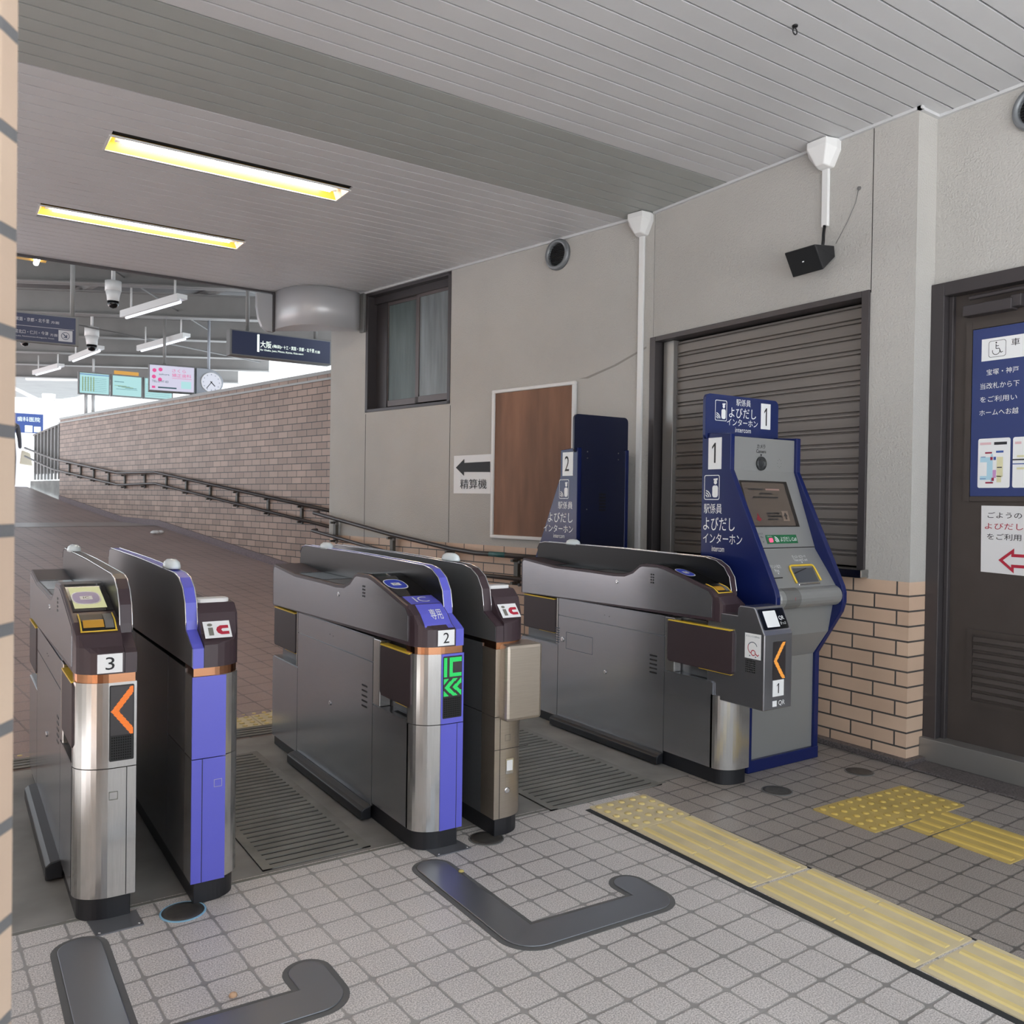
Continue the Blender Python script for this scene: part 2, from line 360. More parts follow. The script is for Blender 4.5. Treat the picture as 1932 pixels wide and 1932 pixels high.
# ------------------------------------------------------------------ structure
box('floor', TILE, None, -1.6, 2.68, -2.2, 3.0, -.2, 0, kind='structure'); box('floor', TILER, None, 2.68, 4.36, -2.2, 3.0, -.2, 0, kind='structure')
box('floor', CONC, None, -4, 4.3, 3.0, 4.75, -.2, .0, kind='structure')
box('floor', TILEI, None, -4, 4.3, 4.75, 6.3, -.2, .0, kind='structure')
m = MB(); m.box(-30, 30, -40, -2.2, -.25, -.03); m.box(-30, -1.6, -2.2, 3, -.25, -.03); m.build('ground', ASPH, None, kind='structure')
box('trim_1', IRON, None, -.6, 2.9, 2.975, 2.99, -.01, .002, kind='structure')
m = MB()          # ramp: foot at t=1.2, landing 9.27..10.7, top beyond 15.8
rz = [(1.2, 0), (9.27, .896), (10.7, .915), (13.8, 1.246), (15.8, 1.50), (34, 1.50)]
for (t0, z0), (t1, z1) in zip(rz, rz[1:]):
    P = [far(t0, -.35, z0), far(t1, -.35, z1), far(t1, 6.5, z1), far(t0, 6.5, z0)]
    a = [m.b.verts.new(p) for p in P]; m.b.faces.new(a)
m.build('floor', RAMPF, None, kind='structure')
m = MB(); m.poly([far(9.3, -.34, .900), far(10.65, -.34, .918), far(10.65, 6, .918), far(9.3, 6, .900)]); m.build('floor', simple('landing', (150, 142, 140), .35, vary=.1), None, kind='structure')

# ceiling slats (run across the passage), recess cut where the lamps sit
LAMPS = [(.775, 2.235, 5.385, 5.615), (.545, 1.995, 6.975, 7.19)]
m = MB(); y = -1.0; y = 3.817 - .115 * 52
while y < 8.46:
    a, b = y + .004, min(y + .111, 8.47); mi = 1 if 3.80 < y < 4.70 else 0
    segs = [(-1.6, 4.36 if y < 4.45 else 4.19 - (y - 4.45) * .2035 + .03)]
    for x0, x1, ya, yb in LAMPS:
        if b > ya and a < yb: segs = [(-1.6, x0), (x1, segs[0][1])]
    for s0, s1 in segs: m.prism([(a, 3.42), (b - .004, 3.42), (b, 3.423), (b, 3.432), (a, 3.432)], 'x', s0, s1, mi)
    y += .115
m.build('ceiling', [CEIL, CEILD], None, kind='structure')
m = MB(); xs = [-1.6, .545, .775, 1.995, 2.235, 4.5]; ys = [-2.15, 5.385, 5.615, 6.975, 7.19, 8.47]
for i in range(5):
    for k in range(5):
        cx = (xs[i] + xs[i + 1]) / 2; cy = (ys[k] + ys[k + 1]) / 2
        if any(x0 < cx < x1 and ya < cy < yb for x0, x1, ya, yb in LAMPS): continue
        m.box(xs[i], xs[i + 1], ys[k], ys[k + 1], 3.434, 3.46)
m.build('ceiling', DARK, None, kind='structure')
box('trim_2', ALD, None, -1.6, 3.45, 8.465, 8.50, 3.40, 3.62, kind='structure')
box('ceiling', CANOD, None, -1.6, 4.5, -2.2, 8.5, 3.60, 3.66, kind='structure')

# near right wall (X 4.185) with the shuttered counter opening
m = MB(); m.box(4.185, 4.6, 2.527, 2.80, .955, 3.42); m.box(4.185, 4.6, 2.80, 4.50, 2.515, 3.42)
m.build('wall_right', WALL, None, kind='structure')
m = MB(); m.box(4.1835, 4.6, 2.527, 4.52, .03, .955); m.build('wall_right', NEARB, None, kind='structure')
box('wall_right', DARK, None, 4.40, 4.60, 2.80, 4.50, .955, 2.515, kind='structure')
m = MB(); m.box(4.125, 4.6, 2.49, 4.45, 0, .032); m.box(4.125, 4.6, -1.2, 2.49, 0, .012); m.build('baseboard_right', STONE, None, kind='structure', bev=.004)
for i, yy in enumerate((2.783, 4.497)): box('trim_%d' % (i + 3), DARK, None, 4.1842, 4.19, yy - .002, yy + .002, 2.515 if i == 0 else .96, 3.42, kind='structure')
m = MB(); m.box(4.165, 4.19, 2.50, 4.5, 3.405, 3.42); m.box(4.165, 4.36, 2.507, 2.527, 3.405, 3.42); m.box(4.34, 4.36, -1.1, 2.507, 3.405, 3.42); m.build('trim_5', CEIL, None, kind='structure')
# far wall, slanted, window near its end
def fbox(m, t0, t1, s0, s1, z0, z1, mi=0): m.prism([(t0, s0), (t1, s0), (t1, s1), (t0, s1)], None, z0, z1, mi, frame=(J, FD, -FN, Z3))
m = MB()
for t0, t1, z0, z1 in ((.0, 2.20, .97, 3.42), (2.20, 3.495, .97, 2.215), (3.495, 4.12, .97, 3.42), (2.2, 3.495, 3.40, 3.42)): fbox(m, t0, t1, -.4, 0, z0, z1)
m.build('wall_far', WALL, None, kind='structure')
m = MB(); fbox(m, -.02, 4.10, -.4, .002, 0, .97); m.build('wall_far', FARB, None, kind='structure')
m = MB()
for t in (2.195, 3.485): fbox(m, t - .003, t + .003, 0, .0008, .97, 2.2)
m.build('trim_6', DARK, None, kind='structure')
m = MB(); fbox(m, .10, 4.12, -.01, .018, 3.402, 3.42); m.build('trim_7', CEIL, None, kind='structure')
# ramp wall
m = MB(); m.poly([far(.69, .001, 2.300), far(.62, .001, 2.306), far(.35, .001, 2.372), far(.06, .001, 2.475), far(.06, .001, 2.460), far(.33, .001, 2.362), far(.60, .001, 2.293)]); m.build('trim_13', simple('wall_crack', (146, 142, 137), .9), None, kind='structure')
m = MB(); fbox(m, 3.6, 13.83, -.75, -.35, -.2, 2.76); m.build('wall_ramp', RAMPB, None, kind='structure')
m = MB(); fbox(m, 3.6, 13.85, -.76, -.325, 2.69, 2.715); fbox(m, 3.6, 13.85, -.76, -.34, 2.76, 2.80); m.build('trim_8', ALM, None, kind='structure')
m = MB()     # granite skirting that follows the slope
for (t0, z0), (t1, z1) in zip(rz[:4], rz[1:4]): m.poly([far(t0, -.33, z0), far(t1, -.33, z1), far(t1, -.33, z1 + .09), far(t0, -.33, z0 + .09)]); m.poly([far(t0, -.33, z0 + .09), far(t1, -.33, z1 + .09), far(t1, -.36, z1 + .09), far(t0, -.36, z0 + .09)])
m.build('baseboard_ramp', simple('granite', (104, 88, 92), .5, vary=.3, vs=60), None, kind='structure')
m = MB(); fbox(m, 13.83, 15.8, -.75, -.40, .9, 1.62); m.build('wall_ramp', CONC, None, kind='structure')
# door wall (X 4.36)
m = MB(); m.box(4.36, 4.6, 1.40, 2.527, 2.525, 3.42); m.box(4.36, 4.6, -2.2, 1.40, .0, 3.42); m.build('wall_door', WALL, None, kind='structure')
# unseen left side, added to block light coming in from the left

box('wall_left_blocker', WALL, None, -2.4, -2.2, 1.25, 8.5, 0, 3.45, kind='structure')
# foreground pillar at the left edge
m = MB(); pl = [(.0465, .809), (.0465, 1.25), (-2.2, 1.25), (-2.2, .45), (-.05, .70), (.0345, .790)]
m.prism(pl, 'z', 0, 3.42); m.build('pillar', PILB, None, kind='structure', bev=.004)

# ------------------------------------------------------------------ door, frame, signs on the door
d1 = MB(); d1.box(4.33, 4.44, 2.455, 2.527, .125, 2.525); d1.box(4.33, 4.44, 1.40, 1.47, .125, 2.525); d1.box(4.33, 4.44, 1.47, 2.455, 2.455, 2.525)
d1.box(4.375, 4.46, 2.43, 2.455, .125, 2.455)
door = d1.build('door_1', ALD, None, .004, kind='structure')
box('door_leaf', DOORM, door, 4.40, 4.45, 1.47, 2.43, .13, 2.455)
m = MB(); m.box(4.30, 4.47, 1.40, 2.527, .012, .132); m.build('threshold', ALM, door, .004)
m = MB()                      # pressed louvre in the lower leaf
fr = [(2.335, 2.305), (1.55, 1.58)]
m.box(4.392, 4.402, 1.56, 2.335, .70, .725); m.box(4.392, 4.402, 1.56, 2.335, .335, .36); m.box(4.392, 4.402, 2.305, 2.335, .36, .70)
for k in range(8):
    z = .375 + .041 * k; m.prism([(4.402, z), (4.385, z + .004), (4.394, z + .026), (4.402, z + .03)], 'y', 1.58, 2.30)
m.build('louvre', DOORM, door)
m = MB(); m.box(4.335, 4.40, 2.12, 2.36, 2.33, 2.385); m.box(4.345, 4.40, 2.08, 2.13, 2.34, 2.40); m.tube([(4.345, 2.33, 2.42), (4.36, 1.9, 2.43)], .012); m.build('door_closer', ALD, door, .006)
m = MB(); m.box(4.386, 4.40, 1.5, 2.333, 1.385, 1.408); m.box(4.385, 4.40, 2.334, 2.365, 1.383, 2.30); m.box(4.386, 4.40, 1.5, 2.333, 2.266, 2.30); m.build('door_panel_frame', DOORM, door)
ps = thing('guidance_sign', 'blue guidance sign with a wheelchair symbol and two maps, fixed to the brown door', 'sign', (4.392, 1.93, 1.41))
box('sign_board', SGNB, ps, 4.386, 4.398, 1.52, 2.33, 1.41, 2.262)
R = -Y3; XF = 4.3852
t = Tx(); t.rect((XF, 2.285, 2.095), R, Z3, .70, .112); t.bld('title_plate', WHITE, ps)
t = Tx(); P = (XF - .0006, 2.25, 2.11)
t.ring(P, R, Z3, rrect(0, 0, .085, .083, .012), rrect(.002, .002, .083, .081, .011))
t.shape(P, R, Z3, arcband(.037, .03, .0165, .0195, -200, 20, 14)); t.shape(P, R, Z3, ell(.037, .072, .004, .004, 10))
for a, b in (((.036, .066), (.036, .042)), ((.036, .042), (.052, .042)), ((.052, .042), (.060, .020)), ((.060, .020), (.070, .024)), ((.036, .055), (.050, .055))):
    dx, dy = b[0] - a[0], b[1] - a[1]; L = math.hypot(dx, dy); nx, ny = -dy / L * .0017, dx / L * .0017
    t.shape(P, R, Z3, [(a[0] + nx, a[1] + ny), (a[0] - nx, a[1] - ny), (b[0] - nx, b[1] - ny), (b[0] + nx, b[1] + ny)])
t.text('車', (XF - .0006, 2.14, 2.155), R, Z3, .040, .036); t.bld('symbol', INK, ps)
t = Tx()
for s_, y0, z0, wd, hh in (('宝塚・神戸', 2.258, 2.022, .155, .030), ('当改札から下', 2.288, 1.953, .19, .031), ('をご利用い', 2.288, 1.886, .18, .030), ('ホームへお越', 2.290, 1.818, .19, .031)): t.text(s_, (XF, y0, z0), R, Z3, wd, hh)
t.bld('lettering', WHITE, ps)
for k, y0 in enumerate((2.292, 2.122)):
    t = Tx(); t.shape((XF, y0, 1.452), R, Z3, rrect(0, 0, .158, .25, .010)); mp = t.bld('map_panel', WHITE, ps)
    t = Tx(); P = (XF - .0006, y0, 1.452)
    if k == 0:
        for x, yy, ww, hh, mi in ((.012, .040, .052, .115, 0), (.064, .03, .010, .14, 0), (.094, .055, .030, .10, 1), (.095, .028, .022, .032, 1), (.075, .050, .016, .04, 2), (.070, .035, .012, .016, 3), (.062, .140, .012, .016, 3), (.078, .140, .012, .016, 4), (.036, .173, .034, .008, 3), (.09, .176, .036, .010, 4), (.04, .022, .038, .008, 3), (.010, .218, .055, .012, 5), (.08, .216, .062, .014, 6), (.096, .10, .024, .005, 6), (.015, .155, .024, .003, 4), (.012, .045, .03, .003, 4)): t.rect(P, R, Z3, ww, hh, mi) if False else t.rect(Vector(P) + R * x + Z3 * yy - X3 * .0002 * mi, R, Z3, ww, hh, mi)
        t.rect(Vector(P) + R * .010 + Z3 * .06 - X3 * .001, R, Z3, .036, .07, 7)
    else:
        for x, yy, ww, hh, mi in ((.01, .215, .03, .012, 5), (0.0, .135, .15, .007, 6), (0.0, .115, .15, .005, 4), (.02, .15, .04, .01, 1), (.02, .09, .04, .01, 1)): t.rect(Vector(P) + R * x + Z3 * yy - X3 * .0002 * mi, R, Z3, ww, hh, mi)
    t.bld('map_print', [simple('map_cyan', (176, 214, 232), .5), simple('map_cream', (222, 218, 180), .5), simple('map_violet', (200, 150, 200), .5), simple('map_red', (150, 40, 70), .5), simple('map_navy', (60, 90, 160), .5), simple('map_pinkish', (226, 190, 196), .5), simple('map_dark', (50, 52, 58), .5), WHITE], mp)
nt = thing('paper_notice', 'white paper notice with a red arrow taped below the blue sign on the brown door', 'notice', (4.398, 2.0, 1.02))
m = MB(); m.poly([(4.3965, 2.272, 1.025), (4.3965, 1.70, 1.01), (4.3965, 1.70, 1.36), (4.3955, 2.275, 1.362)]); m.build('sheet', PAPER, nt)
XF = 4.3945; t = Tx()
t.text('ごようの', (XF, 2.242, 1.300), R, Z3, .165, .030); t.text('をご利用', (XF, 2.243, 1.190), R, Z3, .165, .032); t.bld('lettering', INK, nt)
t = Tx(); t.text('よびだし', (XF, 2.255, 1.243), R, Z3, .185, .032)
t.ring((XF, 2.185, 1.09), R, Z3, [(0, 0), (.075, -.062), (.075, -.034), (.26, -.034), (.26, .034), (.075, .034), (.075, .062)], [(.022, 0), (.062, -.034), (.062, -.019), (.25, -.019), (.25, .019), (.062, .019), (.062, .034)]); t.bld('red_print', RED, nt)

# ------------------------------------------------------------------ roller shutter with sill
rs = thing('roller_shutter', 'closed grey-brown steel roller shutter over the counter opening', 'shutter', (4.27, 3.65, .96))
m = MB(); m.box(4.17, 4.30, 4.46, 4.515, .965, 2.53); m.box(4.17, 4.30, 2.785, 2.83, .965, 2.53); m.box(4.17, 4.30, 2.83, 4.46, 2.495, 2.53); m.build('frame', ALD, rs, .003)
box('guide_rail', ALM, rs, 4.235, 4.30, 4.34, 4.44, 1.0, 2.495, bev=.003); box('guide_rail', ALM, rs, 4.235, 4.30, 2.83, 2.855, 1.0, 2.495, bev=.003)
m = MB(); prof = []
z = 1.01; nsl = 17; pitch = .0872; pr = []
for k in range(nsl):
    b = z + k * pitch; pr += [(4.288, b), (4.272, b + .004), (4.270, b + .055), (4.286, b + .060), (4.286, b + .063), (4.274, b + .067), (4.274, b + .079), (4.288, b + .083)]
for i in range(len(pr) - 1): m.poly([(pr[i][0], 4.35, pr[i][1]), (pr[i][0], 2.85, pr[i][1]), (pr[i + 1][0], 2.85, pr[i + 1][1]), (pr[i + 1][0], 4.35, pr[i + 1][1])])
bmesh.ops.remove_doubles(m.b, verts=m.b.verts, dist=1e-5); m.build('curtain', SHUT, rs)
tag(box('counter_sill', Mt('sill_steel', srgb(180, 180, 180), .2, 1).m, None, 4.12, 4.40, 2.765, 4.47, .958, 1.005, bev=.006), 'polished steel sill under the roller shutter on the tiled wall', 'sill')

# ------------------------------------------------------------------ window
win = MB()
def win_box(t0, t1, s0, s1, z0, z1): fbox(win, t0, t1, s0, s1, z0, z1)
win_box(2.20, 2.24, -.22, .006, 2.215, 3.40); win_box(3.455, 3.495, -.22, .006, 2.215, 3.40); win_box(2.20, 3.495, -.22, .006, 2.215, 2.245); win_box(2.20, 3.495, -.22, .006, 3.37, 3.40)
wo = win.build('window_1', ALD, None, .003, kind='structure')
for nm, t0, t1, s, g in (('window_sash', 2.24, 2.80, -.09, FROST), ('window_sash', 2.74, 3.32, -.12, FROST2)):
    m = MB(); z0, z1 = 2.27, 3.30
    for a in ((t0, t0 + .03, z0, z1), (t1 - .05, t1, z0, z1), (t0, t1, z0, z0 + .06), (t0, t1, z1 - .03, z1)): fbox(m, a[0], a[1], s - .012, s + .012, a[2], a[3])
    so_ = m.build(nm, simple('sash_bronze', (96, 88, 88), .4, .3), wo, .002)
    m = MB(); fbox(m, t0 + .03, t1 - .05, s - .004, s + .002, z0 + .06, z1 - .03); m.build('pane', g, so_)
m = MB(); fbox(m, 3.28, 3.46, -.13, -.10, 2.245, 3.37); fbox(m, 2.24, 3.46, -.13, -.07, 3.30, 3.37); m.build('window_fill', ALD, wo); m = MB(); fbox(m, 2.19, 3.51, -.30, -.26, 2.2, 3.41); m.build('wall_far', DARK, None, kind='structure')  # last plate: unseen dark backing added behind the panes to block outside light

# ------------------------------------------------------------------ right wall fittings
def fthing(name, label, cat, t, z, group=None): return thing(name, label, cat, far(t, 0, z), group)
nb = fthing('notice_board', 'empty brown hardboard notice board in a white frame on the grey wall', 'notice board', 1.17, 1.035)
m = MB()
for a in ((.705, 1.633, 1.035, 1.065), (.705, 1.633, 2.255, 2.285), (.705, .74, 1.06, 2.26), (1.598, 1.633, 1.06, 2.26)): fbox(m, a[0], a[1], 0.0, .028, a[2], a[3])
m.build('frame', WPL, nb, .008)
m = MB(); fbox(m, .73, 1.61, .002, .014, 1.05, 2.27); m.build('board', HARDB, nb)
pn = fthing('arrow_notice', 'white laminated sheet with a black left arrow beside the notice board', 'notice', 1.88, 1.41)
m = MB(); m.poly([far(2.13, .004, 1.412), far(1.634, .003, 1.410), far(1.634, .006, 1.748), far(2.132, .003, 1.745)]); m.build('sheet', PAPER, pn)
t = Tx(); P = far(2.10, .008, 1.64); t.shape(P, -FD, Z3, [(0, 0), (.11, .075), (.11, .04), (.44, .045), (.44, -.045), (.11, -.04), (.11, -.075)]); t.text('精算機', far(2.04, .008, 1.452), -FD, Z3, .34, .085); t.bld('lettering', INK, pn)
def round_vent(P, nrm, r, label):
    v = thing('wall_vent', label, 'vent', P); nrm = Vector(nrm)
    m = MB(); m.lathe([(r, 0), (r, .02), (r * .93, .035), (r * .75, .035), (r * .72, .015), (r * .72, 0)], P, nrm, 32); m.build('vent_hood', VENTM, v)
    u = nrm.cross(Z3).normalized(); m = MB(); P = Vector(P)
    for k in range(11):
        z = (k - 5) * r * .13; ww = math.sqrt(max((r * .73) ** 2 - z * z, 1e-4))
        m.poly([P + u * ww + Z3 * z + nrm * .028, P - u * ww + Z3 * z + nrm * .028, P - u * ww + Z3 * (z + r * .09) + nrm * .010, P + u * ww + Z3 * (z + r * .09) + nrm * .010])
    m.build('louvre', VENTM, v)
    m = MB(); m.lathe([(r * .73, .002), (r * .73, .004)], P, nrm, 32); m.build('dark_core', DARK, v)
round_vent(far(.92, 0, 3.295), -FN, .122, 'round grey wall vent near the ceiling to the right of the window')
round_vent((4.36, 2.03, 3.28), (-1, 0, 0), .11, 'round steel wall vent above the door at the right edge')
def duct(y0, x, ztop, zbot, label, nrm, along, cat='cable duct'):
    d = thing('cable_duct', label, cat, (x, y0, zbot)); P = Vector((x, y0, 0)); nrm = Vector(nrm); al = Vector(along)
    m = MB(); fr_ = (P, al, Z3, nrm)
    for a, b, n_ in [(-.09, 3.415, 0), (.10, 3.415, 0), (.10, 3.36, .04), (.03, ztop, .045), (-.045, ztop, .045), (-.09, 3.36, .04), (.10, 3.415, .04), (-.09, 3.415, .04), (.03, ztop, 0), (-.045, ztop, 0), (.10, 3.36, 0), (-.09, 3.36, 0), (-.07, 3.415, .11), (.06, 3.415, .11), (.06, 3.38, .11), (.02, ztop + .01, .08), (-.03, ztop + .01, .08), (-.07, 3.38, .11)]: m.b.verts.new(P + al * a + Z3 * b + nrm * n_)
    bmesh.ops.convex_hull(m.b, input=m.b.verts); m.build('corner_cover', DUCT, d, .006)
    m = MB(); m.prism([(-.022, zbot), (.022, zbot), (.022, ztop + .02), (-.022, ztop + .02)], None, 0, .022, frame=fr_); m.build('trunking', DUCT, d, .005); return d
duct(3.075, 4.185, 3.27, 2.945, 'short white cable duct running down to the black wall speaker', (-1, 0, 0), (0, 1, 0))
fp = far(.105, 0, 0); duct(fp.y, fp.x, 3.265, .02, 'long white cable duct running from ceiling to floor beside the shutter', -FN, FD)
sp = thing('wall_speaker', 'black wedge-shaped wall speaker below the short white cable duct', 'speaker', (4.185, 3.10, 2.70))
c = [Vector(p) for p in ((3.975, 3.20, 2.790), (3.985, 3.0, 2.795), (4.085, 3.015, 2.675), (4.075, 3.215, 2.668))]
bk = [Vector(p) for p in ((4.18, 3.17, 2.835), (4.16, 3.0, 2.817), (4.17, 3.0, 2.757), (4.18, 3.17, 2.75))]
m = MB(); vs = [m.b.verts.new(p) for p in c + bk]; bmesh.ops.convex_hull(m.b, input=vs); m.build('cabinet', SPKR, sp, .006)
n_ = (c[1] - c[0]).cross(c[3] - c[0]).normalized(); n_ = -n_ if n_.x > 0 else n_
cc = sum(c, Vector()) / 4; m = MB(); m.poly([cc + (p - cc) * .93 + n_ * .003 for p in c]); m.build('grille', simple('speaker_grille', (22, 24, 27), .7), sp)
m = MB(); q = cc + n_ * .0045; m.prism([(-.006, -.003), (.006, -.003), (.006, .003), (-.006, .003)], None, 0, .001, frame=(q, Vector((0, 1, 0)), Z3, n_)); m.build('badge', WHITE, sp)
m = MB(); m.tube([(4.165, 3.072, 2.95), (4.16, 3.075, 2.90), (4.14, 3.06, 2.86), (4.12, 3.05, 2.815)], .009, 8); m.build('cable', BLK, sp); m = MB(); m.tube([(4.18, 2.868, 3.105), (4.18, 2.885, 3.03), (4.18, 2.94, 2.93), (4.17, 3.0, 2.83)], .0018, 5); m.lathe([(.012, 0), (.010, .008)], (4.185, 2.868, 3.105), (-1, 0, 0), 8); m.build('safety_wire', GAL, sp)
m = MB(); m.lathe([(.012, 0), (.012, -.006)], (3.035, 2.407, 3.42)); m.tube([Vector((3.035, 2.407, 3.395)) + Vector((math.cos(a), 0, math.sin(a))) * .014 for a in [k * .63 for k in range(11)]], .003, 6); tag(m.build('ceiling_hook', BLK, None), 'small dark metal hook on the near ceiling slats', 'hook')

# ------------------------------------------------------------------ ceiling lamps in recesses
for (x0, x1, ya, yb), lb in zip(LAMPS, ('nearer recessed fluorescent ceiling lamp with amber reflector', 'farther recessed fluorescent ceiling lamp with amber reflector')):
    L = thing('ceiling_lamp', lb, 'ceiling lamp', ((x0 + x1) / 2, (ya + yb) / 2, 3.42), 'recessed ceiling lamps')
    m = MB(); h = 3.52
    for q in ([(x0, yb, 3.42), (x1, yb, 3.42), (x1, yb - .03, h), (x0, yb - .03, h)], [(x0, ya, 3.42), (x0, ya + .03, h), (x1, ya + .03, h), (x1, ya, 3.42)], [(x0, ya + .03, h), (x0, yb - .03, h), (x1, yb - .03, h), (x1, ya + .03, h)]): m.poly(q)
    m.build('reflector', AMBER, L, recalc=False)
    m = MB()
    for x, s in ((x0, 1), (x1, -1)): m.poly([(x, ya, 3.42), (x, yb, 3.42), (x + s * .05, yb - .03, h), (x + s * .05, ya + .03, h)])
    for q in ((x0 - .012, x1 + .012, ya - .012, ya), (x0 - .012, x1 + .012, yb, yb + .012), (x0 - .012, x0, ya, yb), (x1, x1 + .012, ya, yb)): m.box(*q, 3.415, 3.425)
    m.build('end_plate', WPL, L)
    yc = (ya + yb) / 2; m = MB(); m.tube([(x0 + .09, yc - .01, 3.452), (x1 - .09, yc - .01, 3.452)], .03, 12); m.build('tube', TUBE, L)
    for x in (x0 + .06, x1 - .06): box('lamp_holder', WPL, L, x - .02, x + .02, yc - .018, yc + .018, 3.44, 3.52)

# ------------------------------------------------------------------ floor fittings
def dotblock(name, x0, x1, y0, y1, nx, ny, rot, mats, label, group, z=.004):
    c = Vector(((x0 + x1) / 2, (y0 + y1) / 2, 0)); o = MB(); ca, sa = math.cos(rot), math.sin(rot)
    tr = lambda x, y: (c.x + (x - c.x) * ca - (y - c.y) * sa, c.y + (x - c.x) * sa + (y - c.y) * ca)
    o.prism([tr(a, b) for a, b in rrect(x0, y0, x1, y1, .008, 2)], 'z', 0, z)
    for i in range(nx):
        for k in range(ny):
            p = tr(x0 + (x1 - x0) * (i + .5) / nx, y0 + (y1 - y0) * (k + .5) / ny)
            o.lathe([(.0165, 0), (.0115, .0048), (.0001, .005)], (p[0], p[1], z), seg=10, mi=1)
    return tag(o.build(name, list(mats), None), label, 'tactile block', group)
def lineblock(x0, x1, y0, y1, rot, mats, label, group, n=4, along='y', brk=True, z=.004):
    c = Vector(((x0 + x1) / 2, (y0 + y1) / 2, 0)); o = MB(); ca, sa = math.cos(rot), math.sin(rot)
    tr = lambda x, y: (c.x + (x - c.x) * ca - (y - c.y) * sa, c.y + (x - c.x) * sa + (y - c.y) * ca)
    o.prism([tr(a, b) for a, b in rrect(x0, y0, x1, y1, .006, 2)], 'z', 0, z)
    for i in range(n):
        xc = x0 + (x1 - x0) * (i + .5) / n; cuts = [(y0 + .012, (y0 + y1) / 2 - .006), ((y0 + y1) / 2 + .006, y1 - .012)] if brk else [(y0 + .01, y1 - .01)]
        for a, b in cuts:
            vv = []
            for zz, wd in ((z, .015), (z + .005, .009)): vv.append([o.b.verts.new((*tr(xx, yy), zz)) for xx, yy in ((xc - wd, a), (xc + wd, a), (xc + wd, b), (xc - wd, b))])
            f = o.b.faces.new(vv[1]); f.material_index = 1
            for q in range(4): f = o.b.faces.new((vv[0][q], vv[0][(q + 1) % 4], vv[1][(q + 1) % 4], vv[1][q])); f.material_index = 1
    return tag(o.build('tactile_line_block', list(mats), None), label, 'tactile block', group)
ra = math.radians(-1.0)
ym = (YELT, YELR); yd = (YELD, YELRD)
m = MB(); m.box(2.335, 2.362, 1.0, 2.89, 0, .0015); m.box(2.675, 2.685, .9, 2.89, 0, .0012); m.build('trim_9', BITU, None, kind='structure')
dotblock('tactile_dot_block', 2.367, 2.690, 2.605, 2.905, 5, 5, ra, ym, 'worn yellow dotted tactile block at the gate end of the long strip', 'tactile strip')
for (y0, y1), lb in zip(((1.995, 2.597), (1.385, 1.978), (.775, 1.372)), ('ribbed yellow tactile block next to the dotted block on the long strip', 'middle ribbed yellow tactile block of the long strip', 'ribbed yellow tactile block nearest the camera on the long strip')):
    lineblock(2.364, 2.680, y0, y1, ra, ym, lb, 'tactile strip')
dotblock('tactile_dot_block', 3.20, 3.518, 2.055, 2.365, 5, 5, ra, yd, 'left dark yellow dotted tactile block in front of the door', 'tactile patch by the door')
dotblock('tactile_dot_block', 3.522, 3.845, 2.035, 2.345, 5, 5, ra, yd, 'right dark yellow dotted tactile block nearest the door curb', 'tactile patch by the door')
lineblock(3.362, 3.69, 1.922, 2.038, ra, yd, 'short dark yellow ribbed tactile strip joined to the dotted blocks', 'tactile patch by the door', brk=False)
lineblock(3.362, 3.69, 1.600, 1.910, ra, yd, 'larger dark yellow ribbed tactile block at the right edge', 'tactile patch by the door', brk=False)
for x0, lb in ((.10, 'yellow dotted tactile block seen to the left of the number 3 gate'), (1.25, 'left yellow dotted tactile block behind the number 2 gate'), (1.565, 'right yellow dotted tactile block behind the number 2 gate')):
    dotblock('tactile_dot_block', x0, x0 + .31, 4.97, 5.29, 5, 5, 0, ym, lb, 'tactile row inside the gates')
def grate(x0, x1, y0, y1, label, split=None):
    g = thing('floor_grate', label, 'grate', ((x0 + x1) / 2, (y0 + y1) / 2, 0), 'drain grates')
    box('drain_pan', SLOT, g, x0, x1, y0, y1, 0, .0015)
    m = MB(); y = y0; k = 0
    while y < y1 - .03:
        m.box(x0, x1, y, y + .030, .0015, .006); y += .047; k += 1
    for a, b in ((x0, x0 + .035), (x1 - .035, x1)): m.box(a, b, y0, y1, .0015, .0058)
    m.build('grate_bars', IRON, g)
grate(.955, 1.375, 3.02, 4.47, 'slotted steel floor grate in the passage beside the number 2 gate')
grate(2.20, 2.86, 2.96, 4.45, 'wide slotted steel floor grate in the passage beside the number 1 gate')
grate(-.35, .17, 3.02, 4.45, 'slotted steel floor grate left of the number 3 gate')
grate(.15, 2.6, 5.30, 5.55, 'slotted steel grate beyond the yellow row inside the gates')
grate(.15, 2.6, 4.78, 4.96, 'slotted steel grate on the gate side of the yellow row')
for (x, y), lb in zip(((.645, 2.862), (1.80, 2.852), (3.27, 2.615), (3.865, 2.583)), ('round access lid with a blue rim in front of the blue-striped gate', 'round access lid in front of the gate column with the silver box', 'round floor lid to the right of the steel column', 'round floor lid near the tiled wall corner')):
    g = thing('access_lid', lb, 'floor lid', (x, y, 0), 'round floor lids'); r = .066
    m = MB(); m.lathe([(r + .006, 0), (r + .006, .002), (r, .003), (r, 0)], (x, y, 0), seg=32); m.build('rim', simple('rim_blue', (140, 190, 220), .5) if x < 1 else GAL, g)
    m = MB(); m.lathe([(r, 0), (r, .0025), (.05, .0035), (.0001, .0035)], (x, y, 0), seg=32); m.build('cover', LID, g)
